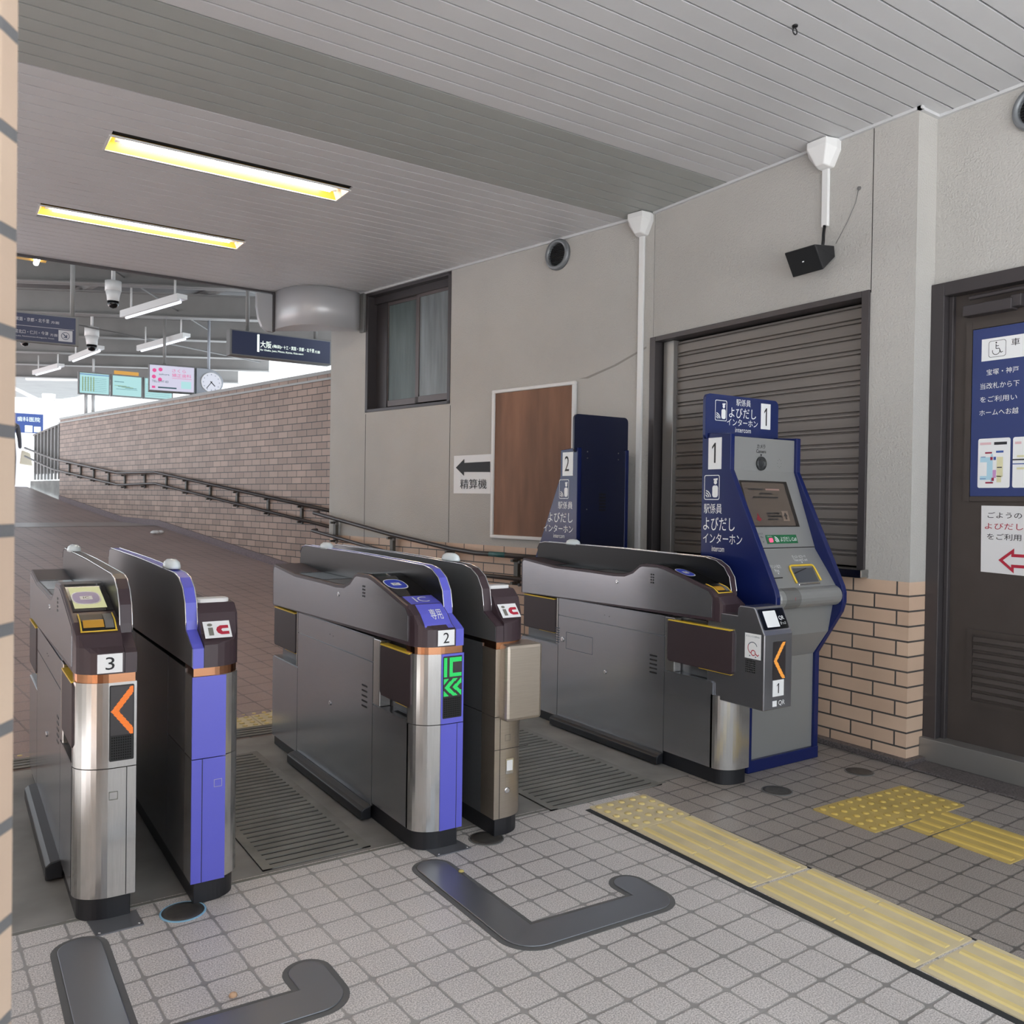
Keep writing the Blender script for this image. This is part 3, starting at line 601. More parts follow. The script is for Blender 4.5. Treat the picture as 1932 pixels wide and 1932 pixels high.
for P, lb in (([(.374, 2.95), (.385, 2.835), (.523, 2.838), (.518, 2.95)], 'steel foot plate screwed down at the number 3 gate'), ([(1.54, 2.90), (1.55, 2.80), (1.70, 2.80), (1.69, 2.90)], 'steel foot plate screwed down at the number 2 gate')):
    m = MB(); m.prism(P, 'z', 0, .004); o = tag(m.build('foot_plate', FPL, None), lb, 'foot plate', 'steel foot plates')
    m = MB()
    for p in P[1:3]: m.lathe([(.005, 0), (.004, .002), (.0001, .0025)], (p[0] + (.012 if p is P[1] else -.012), p[1] + .012, .004), seg=10)
    m.build('screw', CHR, o)
def gplate(dx, dy, label):
    def arc(cx, cy, r, a0, a1, n=10): return ell(cx, cy, r, r, n, a0, a1, False)
    def outline(g):
        o = arc(1.49, 2.72, .060 + g, 180, 0, 14)[::1]
        return ([(1.55 + g, 2.185 + g), (1.965 - g, 2.165 + g)] + arc(2.015, 2.245, .052 + g, 180, 0, 12) + arc(1.985, 2.125, .082 + g, 0, -90, 8) + arc(1.535, 2.165, .105 + g, -90, -180, 10) + o)
    g = thing('floor_guide_plate', label, 'floor plate', (1.75 + dx, 2.2 + dy, 0), 'hook-shaped floor plates')
    m = MB(); m.prism([(a + dx, b + dy) for a, b in outline(.018)], 'z', 0, .002); m.build('border', simple('plate_mortar', (96, 96, 96), .7), g)
    m = MB(); m.prism([(a + dx, b + dy) for a, b in outline(0)], 'z', .002, .006); m.build('cover', FPL, g, .003)
gplate(0, 0, 'hook-shaped steel plate let into the pavers in front of the number 2 gate')
gplate(-1.155, .06, 'hook-shaped steel plate let into the pavers at the bottom left corner')
m = MB(); m.lathe([(.001, 0), (.012, .003), (.009, .010), (.0001, .013)], (.647, 2.289, .006), seg=7); tag(m.build('dry_leaf', simple('leaf_tan', (206, 170, 140), .8), None), 'small tan dry leaf on the edge of the bottom left floor plate', 'leaf')
m = MB(); m.lathe([(.001, 0), (.012, .002), (.007, .007), (.0001, .008)], (1.555, 2.631, .006), seg=6); tag(m.build('dry_leaf', simple('leaf_yellow', (196, 180, 110), .8), None), 'tiny yellow leaf on the floor plate by the number 2 gate', 'leaf')

# ------------------------------------------------------------------ ticket gates
PROF = [(1.735, .765), (1.737, .962), (1.726, .982), (1.705, .990), (1.38, .962), (1.03, .961), (.83, .958), (.74, .963), (.675, .985), (.625, 1.02), (.60, 1.028), (.48, 1.030), (.43, 1.023), (.30, .990), (.195, .961), (.115, .940), (.065, .905), (.03, .868), (.0, .852), (0, .785)]
SCRN = [(1.72, .775), (1.745, .95), (1.745, 1.045), (1.72, 1.082), (1.66, 1.092), (.9, 1.09), (.27, 1.080), (.20, 1.068), (.145, 1.038), (.11, .99), (.097, .93), (.095, .90), (.02, .862), (0, .85), (0, .785)]
def machine(name, label, x0, x1, yf, side, accent, trimm, kind):
    """side 'L': passengers pass on the left of it (reader head); 'R': mirrored, its flat back faces left"""
    W = x1 - x0; U = (lambda u: x0 + u) if side == 'L' else (lambda u: x1 - u)
    g = thing(name, label, 'ticket gate', ((x0 + x1) / 2, yf + .85, 0), 'ticket gates'); L = 1.735
    def bx(n, mt, u0, u1, y0, y1, z0, z1, bev=.0, par=None, lab=None):
        a, b = sorted((U(u0), U(u1))); return box(n, mt, par or g, a, b, yf + y0, yf + y1, z0, z1, bev=bev, label=lab)
    def plan(ins=0.0, back=.37):
        pts = [(.0 + ins, back)] + [(.11 - (.11 - ins) * math.cos(math.radians(t)), .085 - (.085 - ins) * math.sin(math.radians(t))) for t in range(0, 91, 9)] + [(W - ins, ins), (W - ins, back)]
        return [(U(u), yf + y) for u, y in pts]
    def yfront(u): return .085 - .085 * math.sqrt(max(0, 1 - ((.11 - u) / .11) ** 2)) if u < .11 else 0
    # plinth
    m = MB(); m.prism(plan(.012, L - .01), 'z', 0, .075); m.build('plinth', PLINTH, g, .003)
    # core and skin panels
    m = MB(); a, b = sorted((U(.006), U(W - .004)))
    m.box(a, b, yf + .09, yf + L - .01, .075, .49); m.box(a, b, yf + .42, yf + 1.335, .49, .77)
    a, b = sorted((U(.055), U(W - .004))); m.box(a, b, yf + .10, yf + .42, .49, .77); m.box(a, b, yf + 1.335, yf + L - .01, .49, .77)
    m.build('cabinet_core', STD if side == 'L' else BLK, g)
    skin = STS if side == 'L' else STS
    if side == 'L':
        bx('front_lower_panel', skin, 0, .007, .088, .418, .075, .487); bx('service_door', skin, 0, .007, .423, 1.332, .06, .664); bx('upper_panel', skin, 0, .007, .423, 1.332, .669, .768); bx('rear_lower_panel', skin, 0, .007, 1.337, L - .008, .055, .484)
        # locks, grilles
        m = MB()
        for y, z in ((.89, .398), (.80, .914)): m.lathe([(.011, 0), (.011, .004), (.007, .005), (.0001, .003)], (U(0), yf + y, z), (-1, 0, 0), 16)
        m.build('lock', CHR, g)
        m = MB()
        for k in range(5):
            z = .40 + .022 * k; m.box(U(0) - .0008, U(0), yf + .475, yf + .53, z + .06, z + .068)
        for k in range(4):
            for c_ in range(2): m.box(U(0) - .003, U(0) - .0021, yf + .505 + .016 * c_, yf + .515 + .016 * c_, .93 + .014 * k, .938 + .014 * k)
        for y, z in ((.90, .715), (.86, .712)): m.box(U(0) - .0008, U(0), yf + y, yf + y + .004, z, z + .004)
        m.build('grille_slots', BLK, g)
        bx('flap_post', ST, .0, .05, .352, .418, .492, .768, .003); bx('rear_flap_post', ST, .0, .05, 1.339, 1.352, .492, .768)
        fl = bx('flap_ledge', STS, .0, .055, .10, .352, .486, .492); bx('ledge_slot', BLK, .02, .04, .14, .26, .492, .4935, par=fl)
        for nm, y0, y1, z0, z1 in (('flap', .068, .345, .545, .755), ('rear_flap', 1.36, 1.70, .553, .757)):
            if kind == 'qr' and nm == 'flap': y0, y1 = -.035, .40
            m = MB(); u0, u1 = sorted((U(-.004), U(.028))); m.prism(rrect(yf + y0, z0, yf + y1, z1, .018), 'x', u0, u1); f = m.build(nm, BROWNF, g, .004)
            m = MB(); u0, u1 = sorted((U(-.0055), U(.029))); m.prism(rrect(yf + y0 + .012, z1 - .003, yf + y1 - .005, z1 + .003, .002, 2), 'x', u0, u1); m.build('flap_edge', YEL, f); m = MB(); m.prism(rrect(yf + y0 + .012, z0 - .003, yf + (y0 + y1) / 2, z0 + .002, .002, 2), 'x', u0 + .006, u1 - .006)
            m.build('flap_edge', YEL, f)
        if kind != 'three': m = MB(); m.prism([(U(-.045), .008), (U(0), .008), (U(0), .062), (U(-.03), .056), (U(-.045), .046)], 'y', yf + .42, yf + 1.35); m.build('bumper_rail', PLINTH, g, .004)
        else: m = MB(); m.prism([(U(-.045), .008), (U(.01), .008), (U(.01), .075), (U(-.03), .068), (U(-.045), .055)], 'y', yf + .40, yf + 1.35); m.build('bumper_rail', PLINTH, g, .004)
    else:
        u0 = W - .004; bx('side_panel', STD, u0, W, .37, 1.0, .075, .77); bx('side_panel', STD, u0, W, 1.004, L - .01, .075, .77)
        bx('front_side_panel', STD, u0, W, .102, .365, .075, .485); bx('front_side_panel', STD, u0, W, .102, .365, .49, .77)
    # front column
    if kind == 'qr':
        m = MB(); m.prism([(u, y) for u, y in plan(0, .10)], 'z', .075, .43); m.build('front_column', ST, g)
    else:
        colm = ST if kind != 'box' else STB
        m = MB(); m.prism(plan(0, .10), 'z', .075, .484); m.build('column_door', colm, g); m = MB(); m.prism(plan(0, .10), 'z', .487, .757); m.build('front_column', colm, g)
        bx('column_gap', BLK, W * .84 - .0012, W * .84 + .0012, -.0006, .002, .076, .484)
        t = Tx(); um = W * .62
        t.ring((U(um) - .013, yf - .0016, .385), X3, Z3, rrect(0, 0, .026, .026, .001, 1), rrect(.0016, .0016, .0244, .0244, .001, 1)); t.bld('keyhole_cover', GREYI if accent is None else simple('cover_line', (150, 150, 200), .4), g)
    # copper neck
    if kind != 'qr': m = MB(); m.prism(plan(.004, .12), 'z', .757, .786); m.build('copper_band', COPPER, g)
    # head
    hw = W - .037; prof = PROF if side == 'L' else [(1.735, .765), (1.735, .93), (1.66, .965), (1.45, 1.02), (1.1, 1.03), (1.0, .965), (.45, .962), (.22, .985), (.17, .990), (.12, .985), (.085, .955), (.045, .89), (.01, .868), (0, .86), (0, .785)]
    if kind == 'qr': prof = [(max(a, .04) if b > .8 else a + (.04 if a < .5 else 0), b) for a, b in PROF]
    st = [0, .006, .014, .026, .042, .062, .085, .11, hw]; st = [s_ for s_ in st if s_ < hw] + [hw]; m = MB(); rings = []
    for u in st:
        cut = (.004 if u == 0 else 0); rings.append([m.b.verts.new((U(u), yf + max(y, yfront(u)), z - (cut if z > .9 else 0))) for y, z in prof])
    n = len(prof)
    for a_, b_ in zip(rings, rings[1:]):
        for i in range(n):
            try: m.b.faces.new((a_[i], a_[(i + 1) % n], b_[(i + 1) % n], b_[i]))
            except ValueError: pass
    m.b.faces.new(rings[0]); m.b.faces.new(rings[-1]); bmesh.ops.remove_doubles(m.b, verts=m.b.verts, dist=1e-5)
    head = m.build('head', BROWN, g)
    top = sorted([(y, z) for y, z in prof if z > .84 and not (y > 1.70)], key=lambda p: p[0])
    def zt(y):
        for (ya, za), (yb, zb) in zip(top, top[1:]):
            if ya <= y <= yb and yb > ya: return za + (zb - za) * (y - ya) / (yb - ya)
        return top[-1][1] if y > top[-1][0] else top[0][1]
    def patch(nm, mt, u0, u1, y0, y1, lift=.0015, par=None, lab=None):
        ys = [y0] + [y for y, z in top if y0 < y < y1] + [y1]; m = MB()
        for a_, b_ in zip(ys, ys[1:]): m.poly([(U(u0), yf + max(a_, yfront(u0)) - lift * .5, zt(a_) + lift), (U(u1), yf + a_ - lift * .5, zt(a_) + lift), (U(u1), yf + b_ - lift * .5, zt(b_) + lift), (U(u0), yf + b_ - lift * .5, zt(b_) + lift)])
        return m.build(nm, mt, par or head, label=lab)
    def onhead(P, lift): return lambda a, b: Vector((U(P[0]) + (a if side == 'L' else a), yf + P[1] + b - lift * .6, zt(P[1] + b) + lift))
    def oval(uc, yc, ru, ry, blue=BLUEI, wht=WHITE, txt=True):
        for nm, mt, k, lf in (('sticker', wht, 1.0, .0030), ('sticker_face', blue, .90, .0036)):
            m = MB(); pts = []
            for q in range(28):
                th = 2 * math.pi * q / 28; cx, sy = math.cos(th), math.sin(th); cx = math.copysign(abs(cx) ** .7, cx); sy = math.copysign(abs(sy) ** .7, sy)
                u = uc + ru * k * cx; y = yc + ry * k * sy; pts.append((U(u), yf + y, zt(y) + lf))
            m.poly(pts); m.build(nm, mt, head)
        t = Tx(); u0 = uc - ru * .42; q = []
        for a_, b_ in ((0, .0), (.84, 0), (.84, .55), (0, .55)): y = yc - ry * .35 + b_ * ry; q.append((U(u0 + a_ * ru), yf + y, zt(y) + .0042))
        t.poly(q); t.bld('card_symbol', wht, head)
        t = Tx(); t.text('IC', None and 0 or (0, 0, 0), X3, Y3, ru * .4, ry * .32, mapf=lambda a, b: Vector((U(uc - ru * .2) + a, yf + yc - ry * .22 + b, zt(yc - ry * .22 + b) + .0048))); t.bld('lettering', INK, head)
    if side == 'L':
        shp = [(max(y, .085), z) if y < .12 else (y, z) for y, z in prof]; sp_ = []
        for p in shp:
            if not sp_ or (abs(p[0] - sp_[-1][0]) + abs(p[1] - sp_[-1][1])) > .004: sp_.append(p)
        ins = [(y, z if z > .78 else z - .0) for y, z in shrink(sp_, .016)]
        ins = [(y, .768 if z < .80 else z) for y, z in ins]
        m = MB(); u0, u1 = sorted((U(-.0022), U(.002))); m.prism([(yf + y, z) for y, z in ins], 'x', u0, u1); m.build('head_side_panel', STS, head)
        patch('rear_glass', BLACKG, .010, hw - .004, 1.02, 1.70); patch('display_glass', GREYG, .014, hw * .62, 1.40, 1.68, .003)
        patch('dip_cover', STD, .010, hw - .004, .76, 1.0)
        if kind == 'three':
            patch('reader_glass', BLACKG, .012, hw - .002, .20, .47); patch('reader_screen', CREAM, .020, hw * .86, .225, .42, .0022)
            oval(hw * .47, .315, hw * .33, .060, simple('oval_mauve', (170, 160, 200), .4))
            y0 = .085
        else:
            patch('reader_glass', BLACKG, .012, hw - .002, .20 if kind == 'two' else .17, .58); oval(hw * .36, .33, hw * .30, .055)
        if kind == 'two':
            patch('violet_top', PURP, .020, hw - .004, .115, .198); patch('violet_top', PURP, .034, hw - .004, .006, .112)
            t = Tx(); t.text('IC', (0, 0, 0), X3, Y3, .060, .052, mapf=onhead((.052, .13), .0035)); t.text('専用', (0, 0, 0), X3, Y3, .052, .040, mapf=onhead((.075, .045), .0035)); t.bld('lettering', WHITE, head)
        else:
            ya, yb = (.075, .170) if kind == 'three' else (.085, .165)
            patch('ticket_recess', BLK, .024, hw - .016, ya, yb, .002); patch('ticket_slot', GOLD, .030, hw * .66, ya + .012, ya + .045, .004); patch('slot_guide', GAL, hw * .68, hw - .018, ya + .008, yb - .004, .004)
            m = MB()
            for u0, u1, y0, y1 in ((.020, hw - .010, ya - .006, ya), (.020, .026, ya, yb), (hw - .016, hw - .010, ya, yb)):
                q = [Vector((U((u0 + u1) / 2), yf + y0 + (y1 - y0) * k / 6, zt(y0 + (y1 - y0) * k / 6) + .004)) for k in range(7)] if u1 - u0 < .01 else [Vector((U(u0 + (u1 - u0) * k / 6), yf + (y0 + y1) / 2, zt((y0 + y1) / 2) + .004)) for k in range(7)]
                m.tube(q, .0026, 6)
            m.build('slot_border', YEL, head)
        if kind in ('two', 'three'):
            t = Tx(); pw = .073; px = U(W - .037 - .006 - pw) if side == 'L' else 0; t.rect((px, yf - .002, .790), X3, Z3, pw, .060); pl_ = t.bld('number_plate', WHITE, g)
            t = Tx(); t.text({'two': '2', 'three': '3'}[kind], (px + pw / 2 - .013, yf - .003, .800), X3, Z3, .026, .040); t.bld('number', INK, pl_)
            # led display
            ux = .100 if kind == 'two' else .095; lx0 = U(ux); lx1 = U(W - .008); w_ = lx1 - lx0
            if kind == 'two':
                for z0, z1 in ((.075, .484), (.487, .757)): bx('violet_panel', PURP, .094, W + .0004, -.0022, .004, z0, z1)
                bx('door_seam', BLK, W * .86 - .001, W * .86 + .001, -.003, 0, .076, .484)
            lz0, lz1 = .508, .748
            t = Tx(); t.shape((lx0, yf - .003, lz0), X3, Z3, rrect(0, 0, w_, lz1 - lz0, .004)); t.bld('display_bezel', LEDD, g)
            t = Tx(); zb = .59; t.rect((lx0 + .003, yf - .0036, zb), X3, Z3, w_ - .006, lz1 - zb - .003); ld = t.bld('led_matrix', LEDB, g)
            nx = 22; cell = (w_ - .006) / nx; nz = int((lz1 - zb - .003) / cell); t = Tx()
            def on(i, k):
                if kind == 'three':
                    v = abs(k - nz / 2 + .5); d_ = i - v * (nx * .86) / (nz / 2); return 0 <= d_ < 7.5
                if k > nz * .50:
                    kk = k - nz * .50; hh = nz * .47
                    if i < 4: return True
                    if 7 <= i: return i < 11 or kk < 4.5 or kk > hh - 4.5
                    return False
                kk = k - 1; hh = nz * .42; v = abs(kk - hh / 2); p = (i - v * 1.15) % 10.5
                return 0 <= kk <= hh and p < 6.0
            for i in range(nx):
                for k in range(nz):
                    if on(i, k): t.rect((lx0 + .003 + i * cell + cell * .1, yf - .0042, zb + k * cell + cell * .1), X3, Z3, cell * .8, cell * .8)
            t.bld('led_sign', ORNG if kind == 'three' else GRN, ld)
            t = Tx()
            for i in range(9):
                for k in range(9): t.rect((lx0 + .006 + i * (w_ - .012) / 9, yf - .0038, lz0 + .006 + k * .0082), X3, Z3, (w_ - .012) / 9 * .6, .005)
            t.bld('speaker_holes', simple('hole_black', (4, 4, 4), .9), g)
    else:
        t = Tx(); sb = .014; u1 = hw - .008; u0 = u1 - .088; m = MB()
        xa, xb = sorted((U(u0), U(u1))); P = [(xa, .062), (xb, .062), (xb, .022), (xa, .022)]
        q = [(xa, yf + .020, zt(.020) + .004), (xb, yf + .020, zt(.020) + .004), (xb, yf + .066, zt(.066) + .004), (xa, yf + .066, zt(.066) + .004)]
        m.poly(q); pl_ = m.build('ic_card_sticker', WHITE, head)
        f_ = lambda a, b: Vector((xa + (xb - xa) * a, yf + .020 + .046 * b - .0010, zt(.020) + (zt(.066) - zt(.020)) * b + .0048))
        t = Tx(); t.poly([f_(.16, .15), f_(.34, .15), f_(.34, .62), f_(.16, .62)], 0); t.poly([f_(.14 + .1 * (1 + math.cos(k)), .78 + .09 * math.sin(k)) for k in [j * .63 for j in range(10)]], 0)
        t.poly([f_(.50, .72), f_(.50, .72)] [:0] or [f_(a, b) for a, b in [(.92, .72), (.62, .72), (.50, .62), (.45, .46), (.50, .28), (.62, .18), (.92, .18), (.92, .36), (.68, .36), (.64, .46), (.68, .54), (.92, .54)]], 1)
        t.bld('sticker_print', [GREYI, RED], pl_)
        m = MB(); xa, xb = sorted((U(.014), U(hw - .004))); m.prism(rrect(xa, yf + .125, xb, yf + .185, .02), 'z', .975, .999); m.build('indicator_lamp', WPL, head, .004)
        if accent is not None:
            for z0, z1 in ((.075, .484), (.487, .757)):
                a, b = sorted((U(.058), U(W + .0004))); box('violet_panel', PURP, g, a, b, yf - .0022, yf + .004, z0, z1)
            bx('door_seam', BLK, W * .80 - .001, W * .80 + .001, -.003, 0, .076, .484)
            t = Tx(); t.ring((U(.082) - .013, yf - .003, .385), X3, Z3, rrect(0, 0, .026, .026, .001, 1), rrect(.0016, .0016, .0244, .0244, .001, 1)); t.bld('keyhole_cover', simple('cover_line2', (170, 168, 190), .4), g)
        if kind == 'box':
            m = MB(); m.box(x0 + .022, x0 + .195, yf - .05, yf + .07, .472, .778); bxx = m.build('stainless_box', STB, g, .014)
            t = Tx(); t.rect((x0 + .055, yf - .0012, .25), X3, Z3, .036, .062, 0); t.rect((x0 + .059, yf - .0018, .263), X3, Z3, .028, .042, 1); t.bld('return_slot', [CHR, WPL], g)
            m = MB(); m.lathe([(.012, 0), (.012, .003), (.008, .004), (.0001, .002)], (x0 + .062, yf, .185), (0, -1, 0), 20); m.build('keyhole', CHR, g)
            bx('column_gap', BLK, .0, W, -.0008, .0, .352, .354)
    # tall partition screen
    a, b = sorted((U(hw), U(W + .001))); pl = [(yf + y, z) for y, z in SCRN]
    if kind == 'qr': pl = [(yf + max(y, .04), z) for y, z in SCRN if not (y < .01 and z > .8)]; pl = [p for i, p in enumerate(pl) if i == 0 or p != pl[i - 1]]
    sc_ = MB(); sc_.prism([(y, z) for y, z in shrink(pl, .004)], 'x', a, b); scr = sc_.build('partition_screen', SCRB if side == 'L' else STD, g)
    m = MB(); n = len(pl); inn = shrink(pl, .006)
    for i in range(2, n - 1 if kind != 'qr' else n - 1):
        p, q = pl[i], pl[i + 1]; ip, iq = inn[i], inn[i + 1]
        for xx in (a + .0018, b - .0018): m.poly([(xx, p[0], p[1]), (xx, q[0], q[1]), (xx, iq[0], iq[1]), (xx, ip[0], ip[1])])
        m.poly([(a + .0018, p[0], p[1]), (b - .0018, p[0], p[1]), (b - .0018, q[0], q[1]), (a + .0018, q[0], q[1])])
    bmesh.ops.remove_doubles(m.b, verts=m.b.verts, dist=1e-5); m.build('screen_edge', trimm, scr)
    m = MB()
    for xx in (a, b): m.tube([(xx, y, z) for y, z in pl[2:12]], .0022, 6)
    m.build('edge_bead', CHR, scr)
    yl = {'two': 1.40, 'three': 1.48, 'blue': .41, 'box': .405, 'qr': 1.39}[kind]
    m = MB(); pr = [(.001, .034), (.018, .032), (.030, .022), (.034, .008), (.034, 0)]
    m.lathe(pr[::-1], ((a + b) / 2, yf + yl, 1.086), (0, 0, 1), 20)
    for v in m.b.verts: v.co.y = yf + yl + (v.co.y - yf - yl) * 1.9; v.co.x = (a + b) / 2 + (v.co.x - (a + b) / 2) * .85
    m.build('indicator_dome', DOME, g)
    if kind == 'qr':
        t = Tx(); t.ring((x0 - .0006, 4.02, .475), -Y3, Z3, rrect(0, 0, .25, .10, .002, 1), rrect(.0025, .0025, .2475, .0975, .002, 1))
        for k_ in range(7): t.rect((x0 - .0006, 4.13, .50 + .014 * k_), -Y3, Z3, .045, .006)
        t.bld('hatch_lines', simple('hatch_grey', (86, 92, 104), .5), g)
        m = MB(); m.lathe([(.016, 0), (.016, .004), (.010, .006), (.0001, .003)], (x0, 4.055, .525), (-1, 0, 0), 16); m.build('lock', CHR, g)
        q = [(2.555, .41), (2.555, .755), (2.565, .772), (2.612, .870), (2.622, .877), (2.70, .877), (2.712, .868), (2.716, .829), (2.90, .829), (2.90, .47), (2.88, .41)]
        m = MB(); m.prism([(y, z) for y, z in q], 'x', x0 + .010, x0 + .205); qb = m.build('qr_reader_unit', STQ, g, .004, label='stainless code reader box')
        m = MB(); m.box(x0 + .02, x0 + .06, 2.83, 2.92, .77, .85); m.build('unit_neck', BLK, qb)
        A_, B_ = Vector((0, 2.612 - 2.565, .870 - .772)), Vector((x0 + .022, 2.565, .772)); n_ = Vector((0, -A_.z, A_.y)).normalized(); Lq = A_.length; A_.normalize(); B_ = B_ + n_ * .0025
        t = Tx(); t.shape(B_, X3, A_, rrect(0, .006, .172, Lq - .004, .006)); gl = t.bld('reader_glass', BLACKG, qb)
        t = Tx(); t.shape(B_ + n_ * .001, X3, A_, rrect(.025, .016, .112, Lq - .014, .003)); t.text('QR', B_ + n_ * .001 + X3 * .122 + A_ * .045, X3, A_, .035, .022); t.text('きっぷ', B_ + n_ * .001 + X3 * .122 + A_ * .025, X3, A_, .038, .014); t.bld('reader_window', WHITE, gl)
        XL = x0 + .0092; R_ = -Y3
        t = Tx(); t.rect((XL, 2.668, .640), R_, Z3, .094, .116); sk = t.bld('sticker', WHITE, qb)
        t = Tx(); t.text('スルッとQRtto', (XL - .0006, 2.662, .738), R_, Z3, .080, .010)
        P = (XL - .0006, 2.622, .69); t.shape(P, R_, Z3, arcband(0, 0, .025, .0285, 20, 220, 16), 0); t.shape(P, R_, Z3, ell(-.016, -.037, .003, .003, 10), 0); t.shape(P, R_, Z3, ell(.018, -.040, .003, .003, 10), 0)
        t.shape((XL - .0007, 2.622, .69), R_, Z3, arcband(0, 0, .025, .0285, 150, 250, 10), 1); t.shape((XL - .0008, 2.622, .69), R_, Z3, arcband(.004, -.022, .010, .014, -20, 320, 16), 1); t.shape((XL - .0008, 2.622, .69), R_, Z3, [(.012, -.026), (.03, -.036), (.038, -.028), (.036, -.024), (.030, -.031), (.014, -.021)], 1)
        t.bld('sticker_print', [simple('teal_ink', (40, 70, 90), .5), RED], sk)
        t = Tx()
        for i in range(6):
            for k in range(6): t.rect((XL, 2.662 - i * .010, .575 + k * .010), R_, Z3, .006, .006)
        t.bld('speaker_holes', simple('hole_dark', (6, 6, 6), .9), qb)
        t = Tx(); t.shape((x0 + .068, 2.5535, .548), X3, Z3, rrect(0, 0, .088, .174, .003)); ld = t.bld('led_matrix', LEDB, qb)
        t = Tx(); nx = 20; cell = .084 / nx; nz = int(.170 / cell)
        for i in range(nx):
            for k in range(nz):
                v = abs(k - nz / 2 + .5); d_ = i - v * nx * .72 / (nz / 2)
                if 0 <= d_ < 5.5: t.rect((x0 + .070 + i * cell + .0004, 2.5528, .550 + k * cell + .0006), X3, Z3, cell - .0006, cell - .0012)
        t.bld('led_sign', emis('amber_led', (255, 170, 70), .62), ld)
        t = Tx(); t.rect((x0 + .070, 2.5538, .470), X3, Z3, .078, .075); npl = t.bld('number_plate', WHITE, qb); t = Tx(); t.text('1', (x0 + .098, 2.553, .484), X3, Z3, .018, .046); t.bld('number', INK, npl)
        t = Tx(); t.text('QR', (x0 + .112, 2.5535, .424), X3, Z3, .044, .026); t.rect((x0 + .07, 2.5535, .424), X3, Z3, .03, .027); t.bld('lettering', WHITE, qb)
    return g
machine('ticket_gate', 'stainless ticket gate numbered 3 with an orange arrow and a yellow-edged ticket slot', .335, .510, 2.920, 'L', None, BROWN, 'three')
machine('ticket_gate', 'gate machine with a violet front stripe to the right of the number 3 gate', .672, .838, 2.880, 'R', PURP, PURP, 'blue')
machine('ticket_gate', 'stainless ticket gate numbered 2 with violet IC panels and a green display', 1.490, 1.682, 2.850, 'L', PURP, PURP, 'two')
machine('ticket_gate', 'gate machine with a hanging stainless box right of the number 2 gate', 1.822, 1.985, 2.835, 'R', None, BROWN, 'box')
machine('ticket_gate', 'wide stainless ticket gate numbered 1 with a code reader box on its front', 3.080, 3.245, 2.765, 'L', None, BROWN, 'qr')

